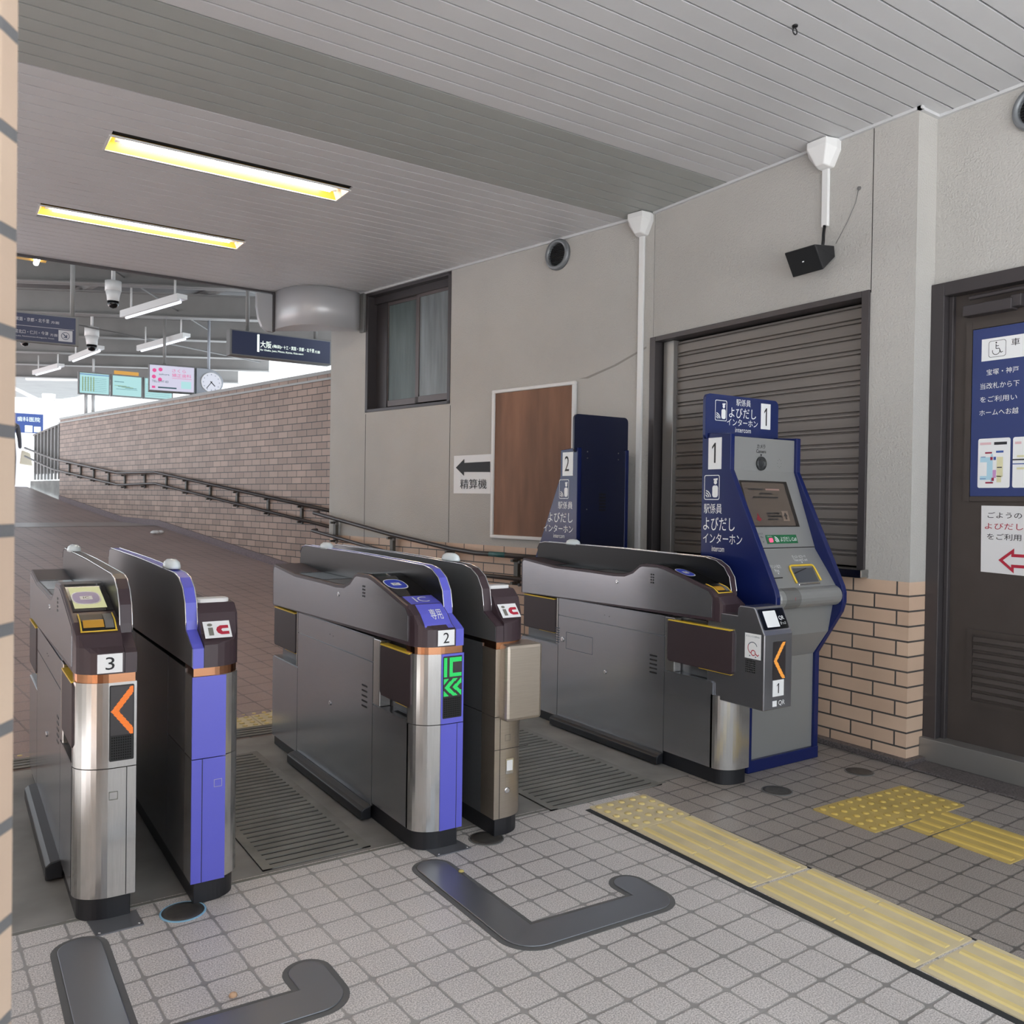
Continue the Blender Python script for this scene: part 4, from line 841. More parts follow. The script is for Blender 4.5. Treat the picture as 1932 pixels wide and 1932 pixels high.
# ------------------------------------------------------------------ intercom kiosks
def staff_icon(t, P, R, U, s):
    P = Vector(P); R = Vector(R); U = Vector(U)
    t.ring(P, R, U, rrect(0, 0, s * .82, s, s * .08), rrect(s * .03, s * .03, s * .79, s * .97, s * .06))
    t.shape(P, R, U, rrect(s * .44, s * .10, s * .74, s * .58, s * .10)); t.shape(P, R, U, ell(s * .60, s * .71, s * .085, s * .09, 14)); t.shape(P, R, U, [(s * .50, s * .78), (s * .70, s * .78), (s * .72, s * .87), (s * .50, s * .85)])
    for r in (.10, .19, .28): t.shape(P, R, U, arcband(s * .07, s * .09, s * (r - .022), s * (r + .022), 5, 85, 8))
def kiosk(name, label, xL, xR, yb, sgn, num):
    """sgn -1: front faces the camera (-Y); +1: front faces into the station (+Y). depth measured from the back plane yb"""
    k = thing(name, label, 'intercom machine', ((xL + xR) / 2, yb + sgn * .2, 0), 'intercom machines')
    Yd = lambda d: yb + sgn * d
    pf = [(0, 0), (.34, 0), (.34, .565), (.355, .59), (.485, .80), (.50, .85), (.50, .90), (.49, .935), (.195, 1.53), (.195, 1.715), (0, 1.727)]
    for x0, x1 in ((xL, xL + .034), (xR - .034, xR)):
        m = MB(); m.prism([(Yd(d), z) for d, z in pf], 'x', x0, x1); sp_ = m.build('side_panel', NAVY, k, .004)
        if x0 == xL:
            t = Tx(); R_ = Y3 * (-1 if True else 1); XF = xL - .0008
            # lettering runs towards the front of the machine on the near one and towards its back on the far one
            st = (lambda d: Yd(d)) if sgn < 0 else (lambda d: Yd(d))
            if sgn < 0: P0 = lambda d: (XF, Yd(d), 0)
            dd = .045 if sgn < 0 else .17
            t.rect((XF, Yd(dd), 1.532), R_, Z3, .092 if sgn < 0 else .12, .165); npl = t.bld('number_plate', WHITE, sp_)
            t = Tx(); t.text(num, (XF - .0006, Yd(dd) - .026, 1.565), R_, Z3, .030 if num == '1' else .05, .105); t.bld('number', INK, npl)
            t = Tx(); d0 = .02 if sgn < 0 else .205; staff_icon(t, (XF, Yd(d0), 1.372), R_, Z3, .13 if sgn < 0 else .135)
            if sgn < 0:
                t.text('駅係員', (XF, Yd(.02), 1.300), R_, Z3, .125, .052); t.text('よびだし', (XF, Yd(.018), 1.212), R_, Z3, .215, .070); t.text('インターホン', (XF, Yd(.018), 1.145), R_, Z3, .265, .052); t.text('intercom', (XF, Yd(.08), 1.103), R_, Z3, .085, .028)
            else:
                t.text('駅係員', (XF, Yd(.215), 1.300), R_, Z3, .165, .052); t.text('よびだし', (XF, Yd(.335), 1.205), R_, Z3, .290, .070); t.text('インターホン', (XF, Yd(.385), 1.135), R_, Z3, .345, .052); t.text('intercom', (XF, Yd(.265), 1.095), R_, Z3, .13, .028)
            t.bld('lettering', WHITE, sp_)
    xi, xo = xL + .034, xR - .034
    m = MB(); m.prism([(Yd(d), z) for d, z in [(.01, .03), (.325, .03), (.325, .56), (.33, .565), (.415, .69), (.44, .83), (.46, .93), (.415, .995), (.325, 1.12), (.322, 1.132), (.18, 1.53), (.18, 1.703), (.01, 1.703)]], 'x', xi, xo); body = m.build('body', SILV if sgn < 0 else NAVYD, k, .003)
    m = MB(); m.prism([(Yd(d), z) for d, z in [(0, .02), (.01, .02), (.01, 1.72), (0, 1.72)]], 'x', xi, xo); bp = m.build('back_panel', NAVYD, k)
    m = MB(); m.box(xL + .002, xR - .002, *sorted((Yd(.0), Yd(.345))), 0, .062); m.build('plinth', NAVY, k, .004)
    m = MB(); m.prism([(a, b) for a, b in rrect(xL - .018, 1.69, xR + .004, 1.935 if sgn < 0 else 1.958, .034, 6)], 'y', *sorted((Yd(.018), Yd(.036)))); sb = m.build('sign_board', NAVYD if sgn > 0 else simple('sign_navy_face', (36, 48, 96), .3), k)
    if sgn > 0:
        m = MB()
        for x, z in ((xL + .085, 1.70), (xL + .085, 1.655), (xR - .10, 1.70), (xR - .10, 1.655), (xL + .085, 1.30)): m.lathe([(.005, 0), (.004, .003), (.0001, .004)], (x, yb - .0001, z), (0, -1, 0), 8)
        m.build('screw', GAL, bp)
        m = MB()
        for q in range(6): m.box(xL + .195, xL + .255, yb - .0012, yb, 1.29 + q * .022, 1.302 + q * .022)
        m.build('vent_slots', BLK, bp); return k
    YF = Yd(.038); t = Tx(); w_ = xR - xL
    staff_icon(t, (xL + .052, YF, 1.795), X3, Z3, .11); t.text('駅係員', (xL + .215, YF, 1.884), X3, Z3, .115, .037); t.text('よびだし', (xL + .16, YF, 1.818), X3, Z3, .215, .056); t.text('インターホン', (xL + .145, YF, 1.775), X3, Z3, .245, .038); t.text('intercom', (xL + .21, YF, 1.741), X3, Z3, .125, .025); t.bld('lettering', WHITE, sb)
    t = Tx(); t.rect((xL + .415, YF, 1.77), X3, Z3, .080, .142); npl = t.bld('number_plate', WHITE, sb); t = Tx(); t.text('1', (xL + .442, YF - .001, 1.79), X3, Z3, .026, .098); t.bld('number', INK, npl)
    # header camera
    YH = Yd(.182); t = Tx(); t.text('カメラ', (3.558, YH, 1.648), X3, Z3, .066, .022); t.text('Camera', (3.553, YH, 1.624), X3, Z3, .078, .018); t.shape((3.592, YH, 1.604), X3, Z3, [(0, 0), (.007, .014), (-.007, .014)])
    for a_ in range(8): t.rect((3.738 + .016 * math.cos(a_ * .785), YH, 1.572 + .022 * math.sin(a_ * .785)), X3, Z3, .003, .003)
    t.bld('lettering', INK, body)
    m = MB(); m.lathe([(.038, 0), (.036, .010), (.027, .012), (.022, .004), (.012, .008), (.0001, .010)], (3.592, Yd(.18), 1.568), (0, -1, 0), 28); m.build('camera_lens', simple('lens_grey', (60, 62, 64), .2, .4), body)
    # sloped face: from (d .18, z 1.53) to (d .322, z 1.132)
    A0 = Vector((0, Yd(.322), 1.132)); Uv = Vector((0, Yd(.18) - Yd(.322), 1.53 - 1.132)); Ls = Uv.length; Uv.normalize(); nv = X3.cross(Uv); nv = -nv if nv.y > 0 else nv
    SP = lambda x, z, l: Vector((x, 0, 0)) + A0 + Uv * ((z - 1.132) / Uv.z) + nv * l
    t = Tx(); q = [SP(3.400, 1.235, .002), SP(3.785, 1.235, .002), SP(3.775, 1.475, .002), SP(3.400, 1.475, .002)]; t.poly(q); bz = t.bld('screen_bezel', simple('bezel_dark', (40, 36, 33), .3), body)
    t = Tx(); q = [SP(3.412, 1.241, .003), SP(3.755, 1.241, .003), SP(3.745, 1.464, .003), SP(3.412, 1.464, .003)]; t.poly(q); sc2 = t.bld('screen', Mt('screen_brown', srgb(92, 82, 74), .25).m, bz)
    t = Tx()
    for z, x, ww, mi in ((1.425, 3.45, .12, 0), (1.425, 3.585, .11, 1), (1.403, 3.53, .10, 0), (1.383, 3.47, .2, 0), (1.300, 3.545, .1, 0), (1.285, 3.545, .11, 0), (1.270, 3.545, .08, 0)): P = SP(x, z, .0042); t.poly([P, P + X3 * ww, P + X3 * ww + Uv * .009, P + Uv * .009], mi)
    P = SP(3.665, 1.265, .0040); t.poly([P, P + X3 * .05, P + X3 * .05 + Uv * .055, P + Uv * .055], 2)
    P = SP(3.455, 1.262, .0042); t.poly([P + X3 * a + Uv * b for a, b in ((0, .012), (.02, 0), (.042, .012), (.03, .022), (.018, .05), (.012, .03))], 3)
    P = SP(3.69, 1.27, .005); t.poly([P + X3 * a + Uv * b for a, b in ((-.006, .003), (.006, .003), (.006, .02), (.016, .02), (0, .042), (-.016, .02), (-.006, .02))], 0)
    t.bld('screen_print', [simple('print_dim', (46, 42, 40), .5), simple('print_pale', (150, 120, 112), .5), simple('print_tan', (128, 112, 100), .5), simple('print_red', (130, 40, 50), .5)], sc2)
    t = Tx(); t.poly([SP(3.492, 1.150, .002), SP(3.735, 1.150, .002), SP(3.735, 1.194, .002), SP(3.492, 1.194, .002)]); gl = t.bld('call_label', GREENP, body)
    t = Tx(); t.text('よびだし', SP(3.60, 1.160, .003), X3, Uv, .082, .026); t.text('Call', SP(3.69, 1.162, .003), X3, Uv, .036, .018); t.text('インターホン', SP(3.499, 1.183, .003), X3, Uv, .04, .008)
    for r in (.012, .021, .030): t.shape(SP(3.555, 1.156, .003), X3, Uv, arcband(0, 0, r - .0022, r + .0022, 5, 85, 8))
    t.bld('lettering', WHITE, gl)
    m = MB(); P = SP(3.523, 1.167, .003); m.prism(rrect(-.013, -.011, .013, .011, .003), None, 0, .004, frame=(P, X3, Uv, nv)); m.build('call_button', PINK, gl)
    t = Tx(); t.text('マイク', SP(3.440, 1.196, .002), X3, Uv, .034, .010); t.text('Mic', SP(3.452, 1.180, .002), X3, Uv, .02, .009); t.shape(SP(3.465, 1.160, .002), X3, Uv, ell(0, 0, .003, .003, 8)); t.bld('lettering', INK, body)
    # lower face: (d .325,z 1.12) -> (d .415, z .995)
    m = MB(); m.box(xi, xo, *sorted((Yd(.318), Yd(.3235))), 1.121, 1.131); m.build('panel_gap', BLK, body)
    B0 = Vector((0, Yd(.415), .995)); V2 = Vector((0, Yd(.325) - Yd(.415), 1.12 - .995)); V2.normalize(); n2 = X3.cross(V2); n2 = -n2 if n2.y > 0 else n2
    LP = lambda x, z, l: Vector((x, 0, 0)) + B0 + V2 * ((z - .995) / V2.z) + n2 * l
    t = Tx(); t.text('プリント出力', LP(3.425, 1.030, .002), X3, V2, .085, .022); t.text('Print', LP(3.452, 1.012, .002), X3, V2, .032, .018); t.shape(LP(3.468, 1.0, .002), X3, V2, [(0, 0), (.005, .011), (-.005, .011)])
    t.text('きっぷ・ICカード', LP(3.640, 1.075, .002), X3, V2, .108, .018); t.text('Ticket and IC card', LP(3.640, 1.060, .002), X3, V2, .106, .014); t.shape(LP(3.694, 1.048, .002), X3, V2, [(0, 0), (.005, .010), (-.005, .010)]); t.bld('lettering', WHITE, body)
    m = MB(); P = LP(3.43, .988, .001); m.box(3.375, 3.482, P.y - .003, P.y + .003, .984, .989); m.build('print_slot', BLK, body)
    t = Tx(); f_ = [(3.578, .958), (3.742, .958), (3.752, 1.026), (3.590, 1.026)]; t.poly([LP(a, b, .003) for a, b in f_]); t.bld('tray_opening', simple('tray_shade', (96, 100, 108), .3, .5), body)
    t = Tx(); t.poly([LP(3.585, 1.004, .0036), LP(3.585, .998, .0036), LP(3.700, 1.022, .0036), LP(3.700, 1.026, .0036)]); t.bld('tray_fold', BLK, body)
    m = MB(); m.tube([LP(a, b, .005) for a, b in ((3.562, .955), (3.568, 1.02), (3.576, 1.034), (3.590, 1.038), (3.748, 1.038), (3.760, 1.034), (3.764, 1.020), (3.760, .962))], .0055, 8); m.build('tray_border', YEL, body)
    m = MB(); m.box(3.575, 3.742, Yd(.44) - .012, Yd(.415), .945, .955); m.build('tray_lip', CHR, body, .002)
    m = MB(); pr = ell(Yd(.452), .885, .050, .052, 20); m.prism(pr, 'x', xi, xo); m.build('ledge', SILV, body, .012)
    m = MB(); pr = ell(Yd(.452), .885, .0515, .0535, 20); m.prism(pr, 'x', xi + .045, xi + .155); m.build('ledge_cover', SILVD, body)
    dr = MB(); A_ = [(.425, .822), (.345, .665)]; Q = lambda x, s_, l: Vector((x, Yd(A_[0][0] + (A_[1][0] - A_[0][0]) * s_) - l, A_[0][1] + (A_[1][1] - A_[0][1]) * s_))
    m = MB(); m.prism([(Yd(d), z) for d, z in [(.30, .82), (.432, .822), (.36, .672), (.30, .672)]], 'x', xi + .03, xo - .055); dw = m.build('service_drawer', SILVD, body, .003)
    m = MB(); m.lathe([(.011, 0), (.011, .004), (.0001, .010)], Q(3.60, .40, .010), (0, -1, .3), 16); m.build('lock', CHR, dw)
    t = Tx(); t.text('1', Vector((3.475, Yd(.506), .880)), X3, Z3, .006, .016); t.rect(Q(3.51, .5, .014), X3, Z3, .045, .012); t.bld('red_mark', RED, dw)
    return k
kiosk('intercom_kiosk', 'blue and silver intercom machine numbered 1 in front of the roller shutter', 3.340, 3.900, 3.197, -1, '1')
kiosk('intercom_kiosk', 'dark blue intercom machine numbered 2 seen from behind by the notice board', 3.605, 4.070, 4.605, 1, '2')

# ------------------------------------------------------------------ handrails
def rail(name, label, top, low, posts, s0, group='handrails'):
    r = thing(name, label, 'handrail', top[0], group)
    m = MB(); m.tube(top, .021, 12); m.build('upper_rail', PIPE, r)
    m = MB(); m.tube(low, .019, 12); m.build('lower_rail', PIPE, r)
    for t, zt_, zl in posts:
        m = MB(); P = far(t, s0, 0); fr_ = (P, FD, -FN, Z3)
        m.prism([(-.022, -.02), (.022, -.02), (.022, .016), (-.022, .016)], None, zl - .055, zt_ - .02, frame=fr_)
        for z in (zt_ - .04, zl - .04): m.prism([(-.012, -.012), (.012, -.012), (.012, .065), (-.012, .065)], None, z - .01, z + .012, frame=fr_)
        m.build('bracket', POSTM, r)
        m = MB()
        for z in (zt_ - .05, zl - .05): m.lathe([(.013, 0), (.013, .02), (.0001, .022)], far(t - .06, s0 + .02, z), -FN, 8)
        m.build('bolt_cap', GAL, r)
    return r
tops = [(4.3, 1.19), (9.25, 1.708), (10.7, 1.712), (13.9, 2.02)]; lows = [(4.3, 1.01), (9.25, 1.538), (10.7, 1.52), (13.9, 1.82)]
zi = lambda L, t: next(z0 + (z1 - z0) * (t - t0) / (t1 - t0) for (t0, z0), (t1, z1) in zip(L, L[1:]) if t0 <= t <= t1)
rail('handrail', 'long double brown handrail climbing the brick ramp wall', [far(t, -.27, z) for t, z in tops] + [far(15.7, -.27, 2.29)], [far(t, -.27, z) for t, z in lows] + [far(15.7, -.27, 2.12)],
     [(t, zi(tops, t), zi(lows, t)) for t in (5.22, 6.0, 6.8, 7.57, 8.32, 9.0, 9.8, 10.6, 11.3, 12.0, 12.65, 13.25)], -.34)
up = [(4.25, 1.195), (2.95, 1.022), (2.05, .925), (1.72, .905), (.75, .905)]; lw = [(4.28, 1.005), (2.95, .845), (2.05, .745), (1.72, .722), (.75, .722)]
hr2 = rail('handrail', 'short double brown handrail bending along the grey wall behind the gates', [far(4.30, .02, 1.20)] + [far(t, .10, z) for t, z in up], [far(4.33, .02, 1.01)] + [far(t, .10, z) for t, z in lw], [(3.92, 1.14, .95), (2.95, 1.02, .845), (2.10, .93, .75), (1.28, .905, .722)][0:4], .05)
m = MB(); m.tube([far(1.55, .10, .906), far(1.36, .10, .906)], .0222, 12); m.build('teal_band', simple('teal_band', (40, 92, 92), .35), hr2)
m = MB()
for k in range(3):
    P = far(8.45 + .03 * k, .06 + .02 * (k % 2), zi([(1.2, 0), (9.27, .896)], 8.45) + .01); m.lathe([(.02, 0), (.06 - .012 * k, .012), (.05, .035), (.015, .05)], P + Vector((.05 * k, -.03 * k, 0)), seg=7)
tag(m.build('crumpled_tissue', WPL, None), 'crumpled white tissue on the ramp floor by the brick wall', 'litter')

# ------------------------------------------------------------------ drum housing at the end of the ceiling
dh = thing('drum_housing', 'rounded grey metal housing hanging at the ceiling end by the window', 'housing', (3.2, 8.4, 3.05))
Ad, Bd = Vector((2.735, 8.47)), Vector((3.435, 7.965)); dd_ = Bd - Ad; nn_ = Vector((dd_.y, -dd_.x)).normalized(); nn_ = -nn_ if nn_.y > 0 else nn_
arc_ = [tuple(Ad + dd_ * (k / 20) + nn_ * .30 * math.sin(math.pi * k / 20) ** .8) for k in range(21)]
arc_ += [tuple(Bd + Vector((-.01, .05))), (2.76, 8.50)]
m = MB(); fs_ = m.prism(arc_, 'z', 3.035, 3.415)
for f_ in fs_[2:]: f_.smooth = True
m.build('drum', Mt('drum_paint', srgb(192, 193, 197), .34, .2).m, dh)
m = MB(); fbox(m, 3.50, 3.57, 0.002, .03, 3.02, 3.41); m.build('wall_bracket', GAL, dh, .004)
m = MB(); pl = [(2.555, 3.39), (2.555, 3.26), (2.575, 3.14), (2.61, 3.06), (2.66, 3.02), (2.715, 3.015), (2.715, 3.39)]; m.prism(pl, 'y', 8.46, 8.52); m.build('end_shield', simple('shield_grey', (166, 168, 172), .4), dh, .004)
m = MB(); m.box(2.712, 2.735, 8.44, 8.51, 3.02, 3.40); m.build('gap_post', ALD, dh)

# ------------------------------------------------------------------ platform canopy beyond the hall
BD = Vector((.8835, -.468, 0)).normalized(); BN = Vector((.468, .8835, 0))
bp = [Vector((1.3, 11.03, 0)), Vector((2.1, 12.60, 0)), Vector((2.2, 14.48, 0)), Vector((2.2, 16.35, 0)), Vector((2.2, 18.0, 0)), Vector((2.2, 20.1, 0)), Vector((.3, 9.7, 0))]
for i, P in enumerate(bp):
    m = MB(); fr_ = (P, BD, BN, Z3)
    for s0, s1, z0, z1 in ((-.006, .006, 3.80, 4.12), (-.075, .075, 3.80, 3.815), (-.075, .075, 4.11, 4.125)): m.prism([(-9, s0), (3.4, s0), (3.4, s1), (-9, s1)], None, z0, z1, frame=fr_)
    m.build('beam', CANO, None, kind='structure')
m = MB(); e0, e1 = Vector((5.6, 8.9, 0)), Vector((3.2, 20.9, 0))
deck = [(-2.5, 8.55), (4.45, 8.55), (5.55, 11.8), (3.55, 21.5), (-1.5, 23)]
m.prism(deck, 'z', 4.20, 4.26); m.build('roof', CANOD, None, kind='structure')
m = MB()
for k in range(9):
    P = Vector((4.9 - k * 1.3, 9.2 + .0 * k, 4.13)); m.prism([(0, -.04), (13.5, -.04), (13.5, .04), (0, .04)], None, 0, .07, frame=(P, FD, -FN, Z3))
m.build('trim_10', CANO, None, kind='structure')
m = MB(); m.tube([(.2, 9.2, 4.0), (5.2, 12.0, 3.95)], .012, 6); m.tube([(.6, 9.0, 3.9), (3.3, 13.4, 3.9)], .010, 6); m.tube([(1.2, 13.2, 3.74), (4.6, 15.0, 3.74)], .012, 6); m.build('trim_11', GAL, None, kind='structure')
def tubelamp(a, b, label, z):
    a = Vector(a); b = Vector(b); d = (b - a).normalized(); n = d.cross(Z3).normalized(); L = thing('canopy_lamp', label, 'ceiling lamp', (a + b) / 2, 'fluorescent lamps under the canopy'); Ln = (b - a).length
    m = MB(); m.prism([(0, .06), (0, -.06), (Ln, -.06), (Ln, .06)], None, .03, .08, frame=(a, d, n, Z3)); m.prism([(0, .06), (0, .03), (Ln, .03), (Ln, .06)], None, .0, .03, frame=(a, d, n, Z3))
    for q in (.15, Ln - .15): m.tube([a + d * q + Z3 * .08, a + d * q + Z3 * .35], .012, 6)
    m.build('lamp_body', WPL, L); m = MB(); m.tube([a + d * .04, a + d * (Ln - .04)], .016, 8); m.build('tube', TUBEC, L)
for a, b, lb in (((1.75, 11.0, 3.46), (2.14, 9.8, 3.49), 'nearest fluorescent lamp under the canopy'), ((2.45, 14.0, 3.56), (2.86, 12.8, 3.62), 'fluorescent lamp under the canopy left of the long blue sign'), ((1.72, 15.8, 3.56), (1.98, 14.6, 3.60), 'fluorescent lamp above the lit timetable boards'), ((1.37, 18.2, 3.58), (1.66, 16.9, 3.58), 'farthest fluorescent lamp left of the timetable boards')): tubelamp(a, b, lb, 0)
L = thing('canopy_lamp', 'cream lit lamp at the left edge just past the ceiling end', 'ceiling lamp', (.55, 8.75, 3.40), 'fluorescent lamps under the canopy')
m = MB(); m.box(.20, .74, 8.56, 8.84, 3.46, 3.50); m.build('reflector', AMBER, L); m = MB(); m.tube([(.66, 8.60, 3.44), (.66, 8.82, 3.44)], .022, 8); m.build('tube', TUBE, L)
def dome(P, r, label, white=False):
    c = thing('dome_camera', label, 'security camera', P, 'dome cameras'); P = Vector(P)
    m = MB(); m.lathe([(.02, .0), (.02, .34)], P + Z3 * r * 3.2, seg=10); m.lathe([(r * 1.0, r * 1.9), (r * 1.0, r * 3.2), (r * .3, r * 3.3)], P, seg=24); m.lathe([(r * .72, r * .6), (r * .78, r * 1.2), (r * .95, r * 1.9)], P, seg=24); m.build('housing', WPL, c)
    m = MB(); m.lathe([(.0001, -r * .35), (r * .45, -r * .22), (r * .68, r * .15), (r * .72, r * .6)], P, seg=24); m.build('dome_glass', BLACKG, c)
dome((1.475, 10.0, 3.385), .082, 'large dome camera hanging under the ceiling end at the left')
for P, r, lb in (((1.78, 14.0, 3.52), .10, 'dome camera hanging above the lit timetable boards'), ((.95, 14.5, 3.57), .09, 'dome camera hanging right of the grey direction sign')): dome(P, r, lb)
def signbox(name, label, cat, xa, xb, ya, yb_, z0a, z1a, th, face, frame_, group=None, hang=None, emitf=None):
    s_ = thing(name, label, cat, ((xa + xb) / 2, (ya + yb_) / 2, z0a), group); P = Vector((xa, ya, 0)); d = (Vector((xb, yb_, 0)) - P); W = d.length; d.normalize(); n = Vector((d.y, -d.x, 0))
    m = MB(); m.prism([(0, 0), (W, 0), (W, -th), (0, -th)], None, z0a, z1a, frame=(P, d, n, Z3)); m.build('sign_box', frame_, s_, .006)
    t = Tx(); Q = P + n * .003 + Z3 * z0a; Hh = z1a - z0a; t.rect(Q + d * W * .02 + Z3 * Hh * .05, d, Z3, W * .96, Hh * .90); f = t.bld('sign_face', face, s_)
    if hang:
        for u in hang: m = MB(); m.tube([P + d * (W * u) - n * th * .5 + Z3 * z1a, P + d * (W * u) - n * th * .5 + Z3 * 4.2], .022, 8); m.build('hanger', CANO, s_)
    return s_, f, Q + n * .002, d, W, Hh
s_, f, Q, d, W, Hh = signbox('direction_sign', 'long dark blue hanging direction sign left of the grey wall corner', 'direction sign', 2.575, 3.755, 9.5, 9.5, 2.915, 3.20, .14, NAVB, GAL, 'hanging direction signs', (.18, .85))
t = Tx(); q = lambda u, v: Q + d * (W * u) + Z3 * (Hh * v)
t.rect(q(.255, .22), d, Z3, W * .020, Hh * .68); t.text('大阪', q(.285, .40), d, Z3, W * .105, Hh * .27); t.text('(梅田)', q(.40, .42), d, Z3, W * .085, Hh * .15); t.text('・十三・箕面・京都・北千里', q(.49, .43), d, Z3, W * .325, Hh * .15); t.text('方面', q(.82, .42), d, Z3, W * .055, Hh * .11); t.text('for Osaka, Juso, Minoo, Kyoto, Kita-senri', q(.285, .26), d, Z3, W * .42, Hh * .095); t.bld('lettering', LIT, f)
s_, f, Q, d, W, Hh = signbox('direction_sign', 'grey-navy hanging direction sign with a diagonal arrow at the left edge', 'direction sign', -.35, 1.09, 9.62, 9.5, 2.835, 3.125, .05, NAVB, GAL, 'hanging direction signs', (.2, .96))
q = lambda u, v: Q + d * (W * u) + Z3 * (Hh * v); t = Tx(); TXG = simple('sign_text', (190, 190, 196), .5)
t.text('箕面・京都・北千里', q(.62, .69), d, Z3, W * .20, Hh * .13); t.text('方面', q(.83, .69), d, Z3, W * .05, Hh * .09); t.text('・西宮北口・仁川・今津', q(.58, .27), d, Z3, W * .235, Hh * .13); t.text('方面', q(.825, .26), d, Z3, W * .045, Hh * .09); t.text('Takarazuka, Nishinomiya-Kitaguchi, Imazu', q(.58, .15), d, Z3, W * .27, Hh * .055); t.rect(q(.02, .53), d, Z3, W * .95, Hh * .012)
t.rect(q(.876, .12), d, Z3, W * .085, Hh * .38); t.bld('lettering', TXG, f)
t = Tx(); P = q(.918, .31) - Vector((0, .002, 0)); r = Hh * .13; t.ring(P, d, Z3, ell(0, 0, r, r, 20), ell(0, 0, r * .86, r * .86, 20)); t.shape(P, d, Z3, [(-.6 * r, .45 * r), (-.45 * r, .6 * r), (.2 * r, -.05 * r), (.2 * r, .35 * r), (.42 * r, .35 * r), (.42 * r, -.5 * r), (-.4 * r, -.5 * r), (-.4 * r, -.28 * r), (.02 * r, -.28 * r)]); t.bld('arrow_symbol', NAVB, f)
s_, f, Q, d, W, Hh = signbox('clinic_sign', 'lit white and pink clinic advertising sign beside the clock', 'advertising sign', 2.40, 3.02, 13.05, 12.98, 2.855, 3.255, .12, LITS, GAL, None, (.34,))
q = lambda u, v: Q + d * (W * u) + Z3 * (Hh * v); t = Tx()
for cx, cy in ((.12, .76), (.25, .80), (.11, .53), (.24, .44)): t.shape(q(cx, cy), d, Z3, [(math.cos(k * 1.0472 + .4) * .030, math.sin(k * 1.0472 + .4) * .030) for k in range(6)])
t.text('さくら', q(.50, .73), d, Z3, W * .30, Hh * .12); t.text('矯正歯科', q(.50, .56), d, Z3, W * .42, Hh * .13); t.rect(q(.5, .51), d, Z3, W * .43, Hh * .012); t.rect(q(.07, .12), d, Z3, W * .07, Hh * .08); t.bld('pink_print', PNK, f)
t = Tx(); t.text('sakura', q(.22, .60), d, Z3, W * .22, Hh * .07); t.text('TEL.0797-83', q(.07, .33), d, Z3, W * .35, Hh * .08); t.rect(q(.2, .13), d, Z3, W * .4, Hh * .05); t.bld('dark_print', MAPL, f)
t = Tx(); t.rect(q(.70, .16), d, Z3, W * .22, Hh * .26); t.bld('sign_map', LITM, f)
ck = thing('platform_clock', 'round white station clock in a rounded grey housing beside the clinic sign', 'clock', (3.22, 13.0, 2.85))
Pc = Vector((3.255, 12.97, 3.045)); pl = [(3.045, 2.86), (3.045, 3.245)] + [(3.20 + .235 * math.sin(math.radians(a)), 3.05 + .195 * math.cos(math.radians(a))) for a in range(0, 181, 15)]
m = MB(); m.prism(pl, 'y', 12.99, 13.16); m.tube([(3.24, 13.08, 3.2), (3.24, 13.08, 4.2)], .022, 8); m.build('housing', simple('clock_grey', (150, 154, 162), .4, .3), ck, .006)
m = MB(); m.lathe([(.148, 0), (.148, .016), (.140, .018), (.138, .010)], (Pc.x, 12.99, Pc.z), (0, -1, 0), 32); m.build('rim', WPL, ck)
t = Tx(); t.shape((Pc.x, 12.975, Pc.z), X3, Z3, ell(0, 0, .140, .140, 32)); dl = t.bld('dial', emis('dial_lit', (226, 230, 244), .4), ck)
t = Tx()
for k in range(12): t.shape((Pc.x + .115 * math.sin(k * .5236), 12.973, Pc.z + .115 * math.cos(k * .5236)), X3, Z3, ell(0, 0, .007, .009, 6))
t.bld('hour_marks', simple('mark_grey', (120, 124, 136), .5), dl)
t = Tx()
for a, L_, wd in ((217, .115, .005), (136, .075, .007)):
    dx, dz = math.sin(math.radians(a)), math.cos(math.radians(a)); t.shape((Pc.x, 12.971, Pc.z), X3, Z3, [(-dz * wd - dx * .02, dx * wd - dz * .02), (dz * wd - dx * .02, -dx * wd - dz * .02), (dx * L_ + dz * wd, dz * L_ - dx * wd), (dx * L_ - dz * wd, dz * L_ + dx * wd)])
t.bld('hand', INK, dl)
tb = thing('timetable_board', 'row of three lit pale blue timetable and fare boards above the brick wall', 'information board', (2.75, 17, 3.16))
for k, (x0, x1) in enumerate(((1.95, 2.47), (2.49, 3.02), (3.04, 3.56))):
    m = MB(); m.box(x0, x1, 17.0, 17.12, 3.165, 3.565); m.build('board_case', GAL, tb)
    t = Tx(); t.rect((x0 + .022, 16.995, 3.185), X3, Z3, x1 - x0 - .044, .36); pn_ = t.bld('lit_panel', LITM, tb)
    t = Tx()
    if k == 0:
        for i in range(8): t.rect((x0 + .06, 16.99, 3.225 + .033 * i), X3, Z3, .40, .004, 0)
        for i in range(5): t.rect((x0 + .06 + .045 * i, 16.988, 3.22), X3, Z3, .014, .26, 2)
        t.rect((x0 + .022, 16.988, 3.515), X3, Z3, x1 - x0 - .044, .012, 1)
    elif k == 1:
        t.rect((x0 + .05, 16.99, 3.43), X3, Z3, .16, .01, 0)
        for i in range(4): t.rect((x0 + .05 + .06 * i, 16.989, 3.36 - .012 * i), X3, Z3, .20, .008, 0 if i % 2 else 2)
        t.rect((x0 + .08, 16.988, 3.30), X3, Z3, .36, .006, 0)
    else:
        for i in range(7): t.rect((x0 + .04, 16.99, 3.22 + .035 * i), X3, Z3, .42, .004, 0)
    t.bld('panel_print', [MAPL, BLS, simple('olive_print', (150, 170, 110), .5)], pn_)
t = Tx(); t.rect((2.53, 16.985, 3.57), X3, Z3, .42, .065); t.bld('orange_header', LITO, tb)
m = MB()
for x in (2.08, 2.20): m.tube([(x, 17.06, 2.82), (x, 17.06, 3.17)], .03, 8)
